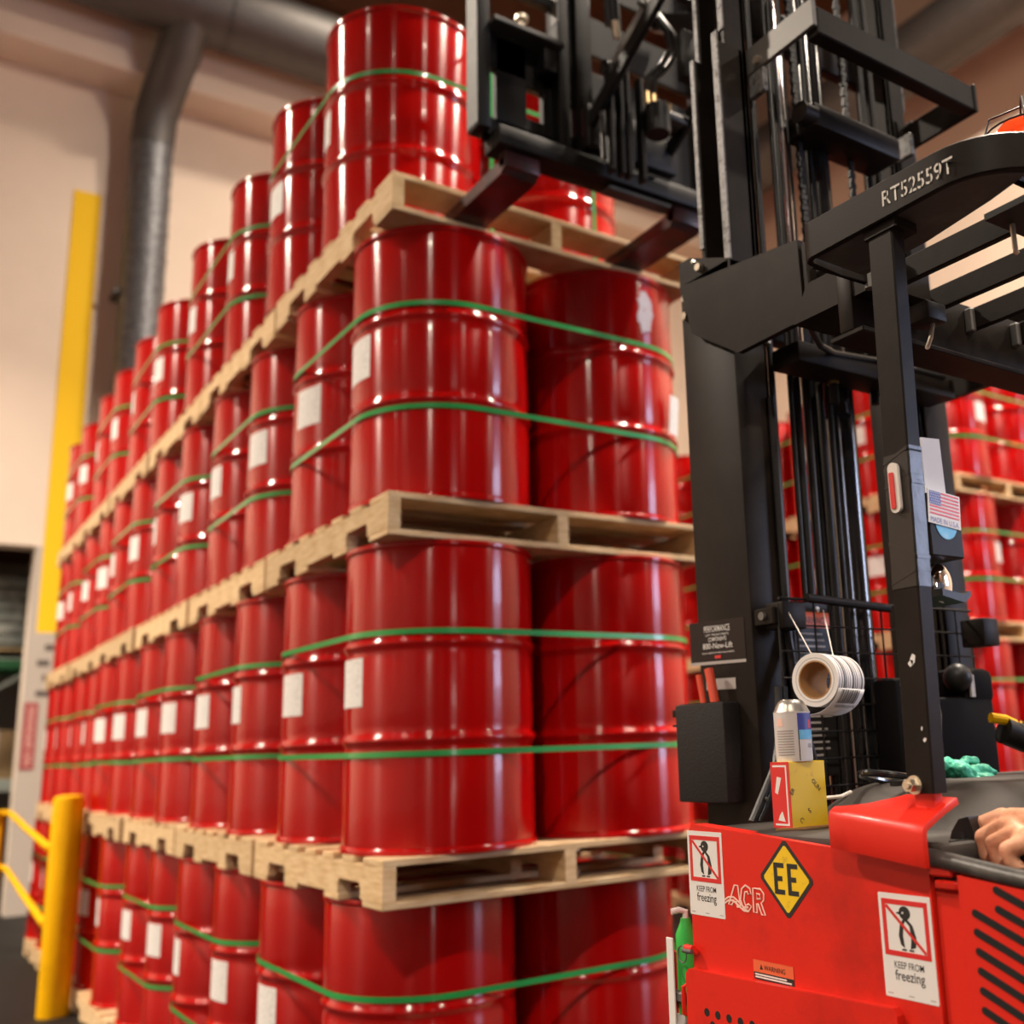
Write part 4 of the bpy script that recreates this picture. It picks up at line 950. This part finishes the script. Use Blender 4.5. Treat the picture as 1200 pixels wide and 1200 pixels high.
for x0, x1, zb in ((0.395, 0.435, 3.14), (0.462, 0.52, 3.14), (0.96, 1.0, 3.14)):
    part(MB().box(x0, x1, -0.335, -0.265, zb, 4.3, 0.004), 'carriage_upright', 'dark')
part(MB().box(0.435, 0.462, -0.31, -0.28, 3.345, 4.3, 0.002), 'carriage_web', 'dark'); part(MB().box(0.435, 0.462, -0.31, -0.28, 3.14, 3.235, 0.002), 'carriage_web', 'dark')
part(MB().box(0.393, 0.397, -0.337, -0.30, 3.60, 4.2), 'pale_side', 'pale_grey')  # paler grey strip on the left face of this upright
for z in (3.66, 3.98): part(MB().box(0.16, 0.395, -0.31, -0.28, z, z + 0.035, 0.003), 'cross_bar', 'dark')
part(MB().box(0.52, 0.96, -0.30, -0.28, 3.14, 3.50, 0.003), 'back_plate', 'dark'); part(MB().box(0.52, 0.96, -0.30, -0.28, 3.56, 3.70, 0.003), 'back_plate', 'dark')
part(MB().box(0.52, 0.96, -0.30, -0.28, 3.80, 3.95, 0.003), 'back_plate', 'dark')
for x0 in (0.202, 0.818):
    f = part(MB().box(x0, x0 + 0.118, -0.338, -0.300, 3.045, 3.155, 0.004), 'fork', 'fork')
    bl_ = MB().prism([(-0.335, 3.075), (-0.335, 3.050), (-0.31, 3.031), (0.74, 3.031), (0.78, 3.036), (0.78, 3.042), (0.30, 3.062), (-0.29, 3.075)], 'x', x0, x0 + 0.118)
    part(bl_, 'fork_blade', 'fork', f)
for x in (0.60, 0.78):
    a, b = ((x, -0.34, 3.50), (x, -1.00, 3.86)) if x < 0.7 else ((x, -0.34, 3.75), (x, -1.00, 3.30))
    part(MB().bar(a, b, 0.022, 0.062, 0.004), 'reach_arm', 'lit_arm' if x < 0.7 else 'dark')  # near arm coloured paler in place of light falling on it
    part(MB().cyl((x - 0.03, -0.67, 3.68 if x < 0.7 else 3.525), (x + 0.03, -0.67, 3.68 if x < 0.7 else 3.525), 0.03, 16), 'arm_pivot', 'gloss')
    part(MB().cyl((x - 0.04, *a[1:]), (x + 0.04, *a[1:]), 0.024, 14), 'arm_pin', 'gloss')
part(MB().box(0.455, 0.79, -0.40, -0.36, 3.16, 3.30, 0.004), 'reach_frame_face', 'dark')
for x in (0.47, 0.77): part(MB().bar((x, -0.38, 3.24), (x, -1.08, 3.62), 0.02, 0.05, 0.003), 'reach_link', 'dark')
for x in (0.487, 0.523, 0.548, 0.60): part(MB().box(x, x + 0.014, -0.475, -0.44, 3.05, 3.40, 0.003), 'reach_channel', 'dark')
for x, y in ((0.466, -0.452), (0.498, -0.45), (0.573, -0.452)): part(MB().box(x, x + 0.010, y, y + 0.008, 3.09, 3.31), 'worn_strip', 'worn' if x != 0.498 else 'core')
part(MB().cyl((0.64, -0.50, 3.20), (0.64, -0.50, 3.29), 0.038, 20), 'reach_motor', 'plastic')
for x in (0.612, 0.636): part(MB().cyl((x, -0.49, 3.30), (x, -0.49, 3.345), 0.009, 10), 'hose_fitting', 'brass')
part(MB().cyl((0.70, -0.48, 3.30), (0.70, -0.48, 3.335), 0.010, 10), 'hose_fitting', 'brass'); part(MB().box(0.66, 0.76, -0.50, -0.42, 3.275, 3.30, 0.004), 'valve_block', 'pale_grey')
for dx in (0, 0.024):
    part(MB().tube([(0.612 + dx, -0.49, 3.34), (0.615 + dx, -0.50, 3.39), (0.65 + dx, -0.52, 3.43), (0.672 + dx, -0.54, 3.48), (0.65 + dx, -0.55, 3.53), (0.60 + dx, -0.55, 3.57), (0.575 + dx, -0.52, 3.62)], 0.009, 10), 'hydraulic_hose', 'hose')
for x in (0.51, 0.53, 0.55): part(MB().tube([(x, -0.42, 3.9), (x + 0.01, -0.42, 3.72), (x + 0.03, -0.40, 3.60)], 0.009, 8), 'hydraulic_hose', 'hose')
part(MB().cyl((0.545, -0.43, 3.60), (0.56, -0.42, 3.55), 0.012, 10), 'hose_fitting', 'bolt')
part(MB().tube([(0.66, -0.60, 3.62), (0.71, -0.62, 3.60), (0.76, -0.64, 3.66), (0.78, -0.66, 3.8)], 0.012, 10), 'hydraulic_hose', 'hose')
part(MB().box(0.66, 0.85, -0.62, -0.58, 3.34, 3.50, 0.004), 'reach_cross_plate', 'dark'); part(MB().ball((0.77, -0.60, 3.49), 0.025, seg=12), 'grease_cap', 'bolt')
part(MB().box(0.76, 0.768, -0.64, -0.62, 3.28, 3.42), 'worn_strip', 'worn')

# ------------------------------------------------------------------ loose things on the truck
t = tag(empty('spray_can', (0.112, -1.44, 1.367)), 'white and blue aerosol can without cap standing on the yellow carton', 'can')
M0 = Matrix.Translation((0.112, -1.44, 1.367))
MB().lathe([(0.029, 0.0), (0.030, 0.003), (0.030, 0.077), (0.0305, 0.079)], 32, M0, True, False).build('body', 'white', t)
def sleeve(a0, a1, z0, z1, m, nm):
    g = MB(); n = 10; vs = []
    for i in range(n + 1):
        a = math.radians(a0 + (a1 - a0) * i / n)
        for r in (0.0304, 0.0300): vs += [(0.112 + r * math.cos(a), -1.44 + r * math.sin(a), 1.367 + z0), (0.112 + r * math.cos(a), -1.44 + r * math.sin(a), 1.367 + z1)]
    fs = []
    for i in range(n): fs.append((4 * i, 4 * i + 4, 4 * i + 5, 4 * i + 1))
    g.add(vs, fs).build(nm, m, t)
sleeve(-118, -40, 0.050, 0.077, 'blueink', 'blue_print'); sleeve(-118, -115, 0.002, 0.05, 'ink', 'black_line'); sleeve(-115, -40, 0.035, 0.050, 'skyblue', 'pale_blue_print')
sleeve(-76, -62, 0.052, 0.066, 'redink', 'red_spot')
for k in range(10): sleeve(-190, -132, 0.010 + k * 0.0042, 0.0118 + k * 0.0042, 'greyink', 'print_line')
sleeve(-188, -166, 0.056, 0.069, 'outline', 'hazard_box')
sleeve(-84, -60, 0.022, 0.028, 'greyink', 'print_line')
MB().lathe([(0.0305, 0.079), (0.028, 0.083), (0.025, 0.090), (0.021, 0.096), (0.018, 0.098), (0.017, 0.0995), (0.012, 0.0995)], 28, M0, False, True).build('shoulder', 'tin', t)
t = tag(empty('parts_carton', (0.115, -1.44, 1.262)), 'torn yellow and red carton standing on the hood under the aerosol can', 'box')
MB().box(0.076, 0.158, -1.462, -1.420, 1.264, 1.367, 0.0015).build('carton', 'yellow', t)
MB().box(0.0752, 0.0762, -1.462, -1.420, 1.264, 1.367).build('red_side', 'redink', t)
for q in (rect(0.005, 0.037, 0.095, 0.098), rect(0.005, 0.037, 0.004, 0.007), rect(0.034, 0.037, 0.007, 0.095), [(0.008, 0.055), (0.014, 0.052), (0.024, 0.078), (0.014, 0.080)], [(0.012, 0.012), (0.028, 0.010), (0.022, 0.026), (0.016, 0.020)]):
    quadplate((0.0752, -1.42, 1.264), SX, SZ, q, 0.0003).build('white_print', 'white', t)
for body, x, z, h, a in (('ER', 0.080, 1.315, 0.007, 0.9), ('OLIN', 0.124, 1.335, 0.007, -0.8), ('S', 0.116, 1.285, 0.008, 0.6), ('C', 0.092, 1.275, 0.008, -0.7)):
    text_obj(body, 'lettering', 'ink', t, (x, -1.4622, z), (math.cos(a), 0, math.sin(a)), (-math.sin(a), 0, math.cos(a)), None, h, 0.0004, 1.3)
t = tag(MB().prism([(0.05, -1.45), (0.09, -1.475), (0.17, -1.47), (0.165, -1.45), (0.12, -1.445)], 'z', 1.2625, 1.2655).build('cardboard_scrap', 'core'), 'torn brown cardboard scrap under the yellow carton on the hood', 'cardboard')
# label roll on strings
ax = Vector((math.cos(0.23), math.sin(0.23), -0.02)).normalized(); cen = Vector((0.162, -1.45, 1.499))
Mr = Matrix.Translation(cen) @ ax.to_track_quat('Z', 'Y').to_matrix().to_4x4()
t = tag(empty('label_roll', cen), 'roll of white barcode labels hanging on strings in front of the wire mesh', 'label roll')
R1, R0, LW = 0.0450, 0.0325, 0.088
MB().lathe([(R0, 0.0), (R1, 0.0), (R1, 0.0005)], 40, Mr).lathe([(R1, LW), (R0, LW)], 40, Mr).build('roll_end', 'white', t)
rl_ = MB().lathe([(R1, 0.0003), (R1, LW)], 48); o_ = rl_.build('printed_labels', 'barcode', t); o_.matrix_parent_inverse = Matrix(); o_.matrix_basis = Matrix(); o_.data.transform(Matrix()); o_.location = (0, 0, 0); o_.rotation_mode = 'QUATERNION'; o_.rotation_quaternion = ax.to_track_quat('Z', 'Y')
MB().lathe([(R0, LW), (R0, 0.0), (R0 - 0.0025, 0.0), (R0 - 0.0025, LW), (R0, LW)], 40, Mr).build('card_core', 'core', t)
MB().lathe([(R0 + 0.004, -0.0004), (R0 + 0.005, -0.0004)], 40, Mr).build('layer_line', 'greyink', t)
# loose tail of the roll: leaves the near lower side of the roll and curls out
q4 = ax.to_track_quat('Z', 'Y'); down = Vector((0, 0, -1)); near = ax.cross(down).normalized()
if near.dot(CAM - cen) < 0: near = -near
vs = []; fs = []
for k in range(9):
    a = math.radians(20 + k * 11); rr = R1 + 0.0008 + 0.00022 * k * k
    for s_ in (0.002, LW): vs.append(cen + ax * s_ + near * (rr * math.cos(a)) + down * (rr * math.sin(a) + 0.0))
for k in range(8): fs.append((2 * k, 2 * k + 1, 2 * k + 3, 2 * k + 2))
tail = MB().add(vs, fs).build('loose_label', 'white', t, 60)
sd = tail.modifiers.new('thickness', 'SOLIDIFY'); sd.thickness = 0.0006
tz = math.radians(40)
nrm = near * math.cos(tz) + down * math.sin(tz); tan = -(-near * math.sin(tz) + down * math.cos(tz))
text_obj('0000000032254782', 'lettering', 'ink', t, cen + ax * 0.012 + near * ((R1 + 0.0062) * math.cos(math.radians(62))) + down * ((R1 + 0.0062) * math.sin(math.radians(62))), ax, tan, 0.066, 0.0052, 0.002, 1.3)
for k in range(16):
    a0 = 0.014 + k * 0.0038; wd = (0.0016, 0.0028, 0.0011, 0.0022)[k % 4]
    vs = []
    for j in range(5):
        a = math.radians(22 + j * 8.0); rr = R1 + 0.0018 + 0.00022 * ((22 + j * 8.0 - 20) / 11) ** 2
        for s_ in (a0, a0 + wd): vs.append(cen + ax * s_ + near * (rr * math.cos(a)) + down * (rr * math.sin(a)))
    MB().add(vs, [(2 * j, 2 * j + 1, 2 * j + 3, 2 * j + 2) for j in range(4)]).build('barcode_bar', 'ink', t)
for a, b in (((0.268 + 0.02, gy - 0.006, 1.645), cen + ax * 0.008 + Vector((0, 0, R0 - 0.003))), ((0.385, gy - 0.006, 1.650), cen + ax * (LW * 0.75) + Vector((0, 0, R1)))):
    MB().tube([a, (Vector(a) + Vector(b)) / 2, b], 0.0011, 6).build('string', 'paper', t)
# tools in the holster
def handle_tool(name, pts, r, lab):
    t = tag(empty(name, pts[0]), lab, 'tool')
    MB().tube(pts, r, 12).build('grip', 'redplastic', t)
    MB().cyl((pts[0][0], pts[0][1], 1.33), pts[0], 0.004, 8).build('shaft', 'plate', t)
handle_tool('pliers', [(0.226, -1.078, 1.470), (0.227, -1.070, 1.505), (0.227, -1.064, 1.536)], 0.0065, 'slimmer red handled pliers on the left in the mast tool box')
handle_tool('screwdriver', [(0.222, -1.118, 1.470), (0.223, -1.108, 1.515), (0.224, -1.100, 1.545)], 0.0095, 'thicker red handled screwdriver on the right in the mast tool box')
t = tag(empty('folded_note', (0.085, -1.785, 1.735)), 'white folded paper note sticking up out of the flag pouch', 'paper')
quadplate((0.064, -1.789, 1.73), (1, 0, 0), (0, 0.02, 1), [(0, 0), (0.046, 0), (0.046, 0.095), (0.004, 0.092)], 0.002).build('sheet', 'white', t)
quadplate((0.052, -1.783, 1.73), (1, 0, 0), (0, 0.02, 1), [(0, 0), (0.055, 0), (0.055, 0.03), (0.012, 0.034), (0.010, 0.118), (0, 0.118)], 0.003).build('sheet', 'paper', t)
t = tag(MB().tube([(0.20, -1.39, 1.29), (0.215, -1.40, 1.298), (0.225, -1.39, 1.312), (0.218, -1.385, 1.316), (0.21, -1.40, 1.302), (0.235, -1.42, 1.304), (0.26, -1.42, 1.31)], 0.0035, 8).build('cotton_string', 'paper'), 'knotted white string lying on the hood behind the carton', 'string')
t = tag(empty('spray_bottle', (0.02, -1.245, 0.9)), 'green bottle with white nozzle and grey canister hung at the truck front', 'bottle')
MB().lathe([(0.0, 0.0), (0.018, 0.002), (0.018, 0.155), (0.010, 0.172), (0.008, 0.18)], 20, Matrix.Translation((0.026, -1.240, 0.934)), True, True).build('bottle', 'greenbottle', t)
MB().tube([(0.026, -1.240, 1.108), (0.026, -1.240, 1.124), (0.016, -1.236, 1.127), (0.004, -1.230, 1.125)], 0.0055, 10).build('nozzle', 'white', t)
MB().lathe([(0.028, 0), (0.028, 0.19), (0.02, 0.205)], 20, Matrix.Translation((0.024, -1.232, 0.76)), True, True).build('canister', 'greycan', t)
MB().box(0.0, 0.045, -1.262, -1.215, 0.985, 1.002, 0.003).build('clamp', 'plate', t)
MB().box(-0.004, -0.001, -1.240, -1.222, 0.92, 1.085, 0.001).build('tag', 'white', t)
MB().cyl((0.016, -1.222, 0.95), (0.016, -1.222, 1.06), 0.010, 12).build('red_tube', 'redink', t)

# ------------------------------------------------------------------ flesh: fused capsules, one continuous surface
def fuse(name, limbs, m, parent, voxel, smooth=2, extra=None):
    """limbs: lists of (x, y, z, radius); every list is a tapering chain, all fused into ONE surface"""
    g = MB()
    for ch in limbs:
        for i, p in enumerate(ch):
            g.ball(p[:3], p[3], seg=14)
            if i: g.tube([ch[i - 1][:3], p[:3]], 0, 14, rs=[ch[i - 1][3], p[3]])
    for c, r, sc in (extra or []): g.ball(c, r, sc, 18)
    o = g.build(name, m, parent, 0)
    md = o.modifiers.new('fuse', 'REMESH'); md.mode = 'VOXEL'; md.voxel_size = voxel; md.use_smooth_shade = True
    sm = o.modifiers.new('soften', 'SMOOTH'); sm.factor = 0.5; sm.iterations = smooth
    return o
# gloves lying on the hood
gl = tag(empty('rubber_glove', (0.62, -1.42, 1.32)), 'crumpled green rubber glove lying on the hood right of the post', 'glove')
B = Vector((0.53, -1.46, 1.324))
def G(x, y, z): return (B.x + x * 0.72, B.y + y * 0.72, B.z + z * 0.8)
gv = fuse('glove_shell', [[(*G(-0.085, 0.01, 0.030), 0.013), (*G(-0.055, 0.015, 0.022), 0.018), (*G(-0.02, 0.0, 0.012), 0.019), (*G(0.02, 0.0, 0.0), 0.015)],
                     [(*G(-0.06, -0.02, 0.020), 0.012), (*G(-0.02, -0.025, 0.004), 0.013)],
                     [(*G(0.02, 0.0, 0.012), 0.009), (*G(0.055, -0.01, 0.016), 0.0075), (*G(0.085, -0.015, 0.006), 0.0068)],
                     [(*G(0.02, -0.01, 0.0), 0.008), (*G(0.06, -0.025, -0.004), 0.007), (*G(0.09, -0.035, -0.018), 0.006)],
                     [(*G(0.0, -0.02, 0.0), 0.008), (*G(0.04, -0.05, -0.010), 0.007), (*G(0.062, -0.07, -0.022), 0.006)],
                     [(*G(-0.03, -0.02, 0.0), 0.008), (*G(-0.005, -0.06, -0.010), 0.007), (*G(0.02, -0.082, -0.022), 0.006)],
                     [(*G(-0.02, 0.01, 0.02), 0.009), (*G(0.02, 0.02, 0.036), 0.0075), (*G(0.05, 0.012, 0.034), 0.007)]], 'glove', gl, 0.0020, 1)
tx = bpy.data.textures.new('crumple', 'CLOUDS'); tx.noise_scale = 0.014
dm = gv.modifiers.new('crumple', 'DISPLACE'); dm.texture = tx; dm.strength = 0.010; dm.mid_level = 0.5; dm.texture_coords = 'GLOBAL'
# operator
pe = tag(empty('person', (0.41, -2.47, 0.25)), 'operator in short sleeved work shirt, left hand gripping the truck control', 'person')
hand = []
W_ = (0.088, -1.975, 1.281)
hand += [[(*W_, 0.025), (0.094, -1.92, 1.282, 0.025), (0.104, -1.862, 1.280, 0.019)], [(*W_, 0.024), (0.078, -1.925, 1.276, 0.022), (0.069, -1.893, 1.269, 0.017)],
         [(*W_, 0.022), (0.104, -1.90, 1.285, 0.020), (0.112, -1.838, 1.288, 0.016)], [(0.112, -1.838, 1.288, 0.014), (0.085, -1.862, 1.274, 0.015), (0.062, -1.892, 1.266, 0.012)]]
for f in (((0.116, -1.822, 1.290), 0.0135, (0.119, -1.783, 1.278), 0.0122, (0.117, -1.783, 1.254), 0.0105, (0.112, -1.802, 1.240), 0.009),
          ((0.096, -1.840, 1.280), 0.0138, (0.097, -1.803, 1.265), 0.0128, (0.096, -1.805, 1.243), 0.0108, (0.094, -1.823, 1.232), 0.009),
          ((0.077, -1.864, 1.272), 0.0132, (0.075, -1.834, 1.260), 0.0125, (0.074, -1.840, 1.240), 0.0105, (0.075, -1.856, 1.231), 0.009),
          ((0.059, -1.888, 1.264), 0.0122, (0.054, -1.868, 1.256), 0.0112, (0.055, -1.873, 1.241), 0.0095, (0.058, -1.884, 1.234), 0.008)):
    hand.append([(*f[0], f[1]), (*f[2], f[3]), (*f[4], f[5]), (*f[6], f[7])])
hand.append([(0.112, -1.93, 1.272, 0.017), (0.132, -1.885, 1.258, 0.0125), (0.130, -1.848, 1.246, 0.0105), (0.115, -1.825, 1.240, 0.009)])
arm = [[(*W_, 0.025), (0.094, -2.04, 1.285, 0.031), (0.105, -2.15, 1.282, 0.039), (0.115, -2.215, 1.282, 0.041)], [(0.115, -2.215, 1.282, 0.041), (0.15, -2.33, 1.43, 0.047), (0.205, -2.44, 1.60, 0.055)]]
rarm = [[(0.615, -2.44, 1.605, 0.055), (0.68, -2.34, 1.44, 0.047), (0.70, -2.22, 1.30, 0.041), (0.695, -2.07, 1.285, 0.033), (0.69, -1.95, 1.275, 0.024)],
        [(0.69, -1.95, 1.275, 0.026), (0.69, -1.89, 1.27, 0.028)]] + [[(0.665 + k * 0.017, -1.88, 1.272, 0.011), (0.664 + k * 0.017, -1.84, 1.268, 0.010), (0.665 + k * 0.017, -1.83, 1.248, 0.009)] for k in range(4)] + \
       [[(0.665, -1.93, 1.27, 0.014), (0.645, -1.895, 1.265, 0.011), (0.643, -1.87, 1.258, 0.0095)]]
PY = -2.47
torso = [[(0.41, PY, 1.16, 0.14), (0.41, PY, 1.35, 0.145), (0.41, PY, 1.55, 0.135)], [(0.29, PY, 1.18, 0.11), (0.29, PY, 1.55, 0.10)], [(0.53, PY, 1.18, 0.11), (0.53, PY, 1.55, 0.10)],
         [(0.205, PY + 0.02, 1.605, 0.06), (0.41, PY, 1.64, 0.075), (0.615, PY + 0.02, 1.605, 0.06)], [(0.41, PY, 1.64, 0.062), (0.41, PY + 0.015, 1.76, 0.055)]]
legs = [[(x, PY, 1.12, 0.095), (x, PY + 0.01, 0.75, 0.062), (x, PY - 0.01, 0.34, 0.042), (x, PY + 0.07, 0.29, 0.035), (x, PY + 0.17, 0.28, 0.03)] for x in (0.32, 0.52)]
head = [((0.41, PY + 0.025, 1.855), 0.105, (0.76, 0.94, 1.12)), ((0.41, PY + 0.075, 1.80), 0.06, (0.8, 0.8, 0.75)), ((0.41, PY + 0.128, 1.838), 0.016, (0.8, 1.1, 1.5)), ((0.338, PY + 0.025, 1.85), 0.024, (0.4, 0.8, 1.25)), ((0.502, PY + 0.025, 1.85), 0.024, (0.4, 0.8, 1.25)),
        ((0.41, PY + 0.122, 1.795), 0.014, (1.7, 0.7, 0.5)), ((0.41, PY + 0.10, 1.765), 0.03, (1.0, 0.8, 0.7))]
body = fuse('body', hand + arm + rarm + torso + legs, 'skin', pe, 0.0027, 3, head)
for x in (0.39, 0.45): MB().ball((x, PY + 0.115, 1.86), 0.012).build('eye', 'eye', pe)
fuse('hair', [], 'hair', pe, 0.008, 2, [((0.41, PY + 0.005, 1.885), 0.108, (0.80, 0.96, 1.03)), ((0.41, PY - 0.04, 1.83), 0.07, (1, 0.7, 1.2))])
fuse('shirt', [[(c[0], c[1], c[2], c[3] + 0.014) for c in ch] for ch in torso[:4]] + [[(0.20, PY + 0.03, 1.57, 0.068), (0.155, PY + 0.12, 1.46, 0.064)], [(0.64, PY + 0.03, 1.57, 0.068), (0.675, PY + 0.10, 1.46, 0.064)]], 'shirt', pe, 0.01, 3)
fuse('trousers', [[(x, PY, 1.13, 0.112), (x, PY + 0.01, 0.75, 0.082), (x, PY - 0.005, 0.36, 0.066)] for x in (0.32, 0.52)] + [[(0.34, PY, 1.14, 0.12), (0.50, PY, 1.14, 0.12)]], 'trouser', pe, 0.01, 3)
for x in (0.32, 0.52): fuse('boot', [[(x, PY - 0.01, 0.34, 0.052), (x, PY - 0.01, 0.30, 0.05), (x, PY + 0.11, 0.295, 0.045), (x, PY + 0.20, 0.292, 0.04)]], 'shoe', pe, 0.008, 2)
# control lever under the hand
lv = part(MB().prism([(-1.744, 1.222), (-1.748, 1.250), (-1.757, 1.272), (-1.770, 1.288), (-1.786, 1.292), (-1.796, 1.262), (-1.796, 1.222)], 'x', 0.090, 0.112), 'control_lever', 'plastic')
part(MB().cyl((0.0892, -1.774, 1.266), (0.0905, -1.774, 1.266), 0.0048, 12), 'lever_hole', 'hole', lv)
part(MB().tube([(0.088, -1.845, 1.247), (0.086, -1.855, 1.247), (0.078, -1.88, 1.246), (0.065, -1.93, 1.236)], 0.012, 12), 'control_grip', 'plastic', lv)
part(MB().box(0.03, 0.06, -1.96, -1.86, 1.215, 1.236, 0.006), 'grip_base', 'plastic', lv)
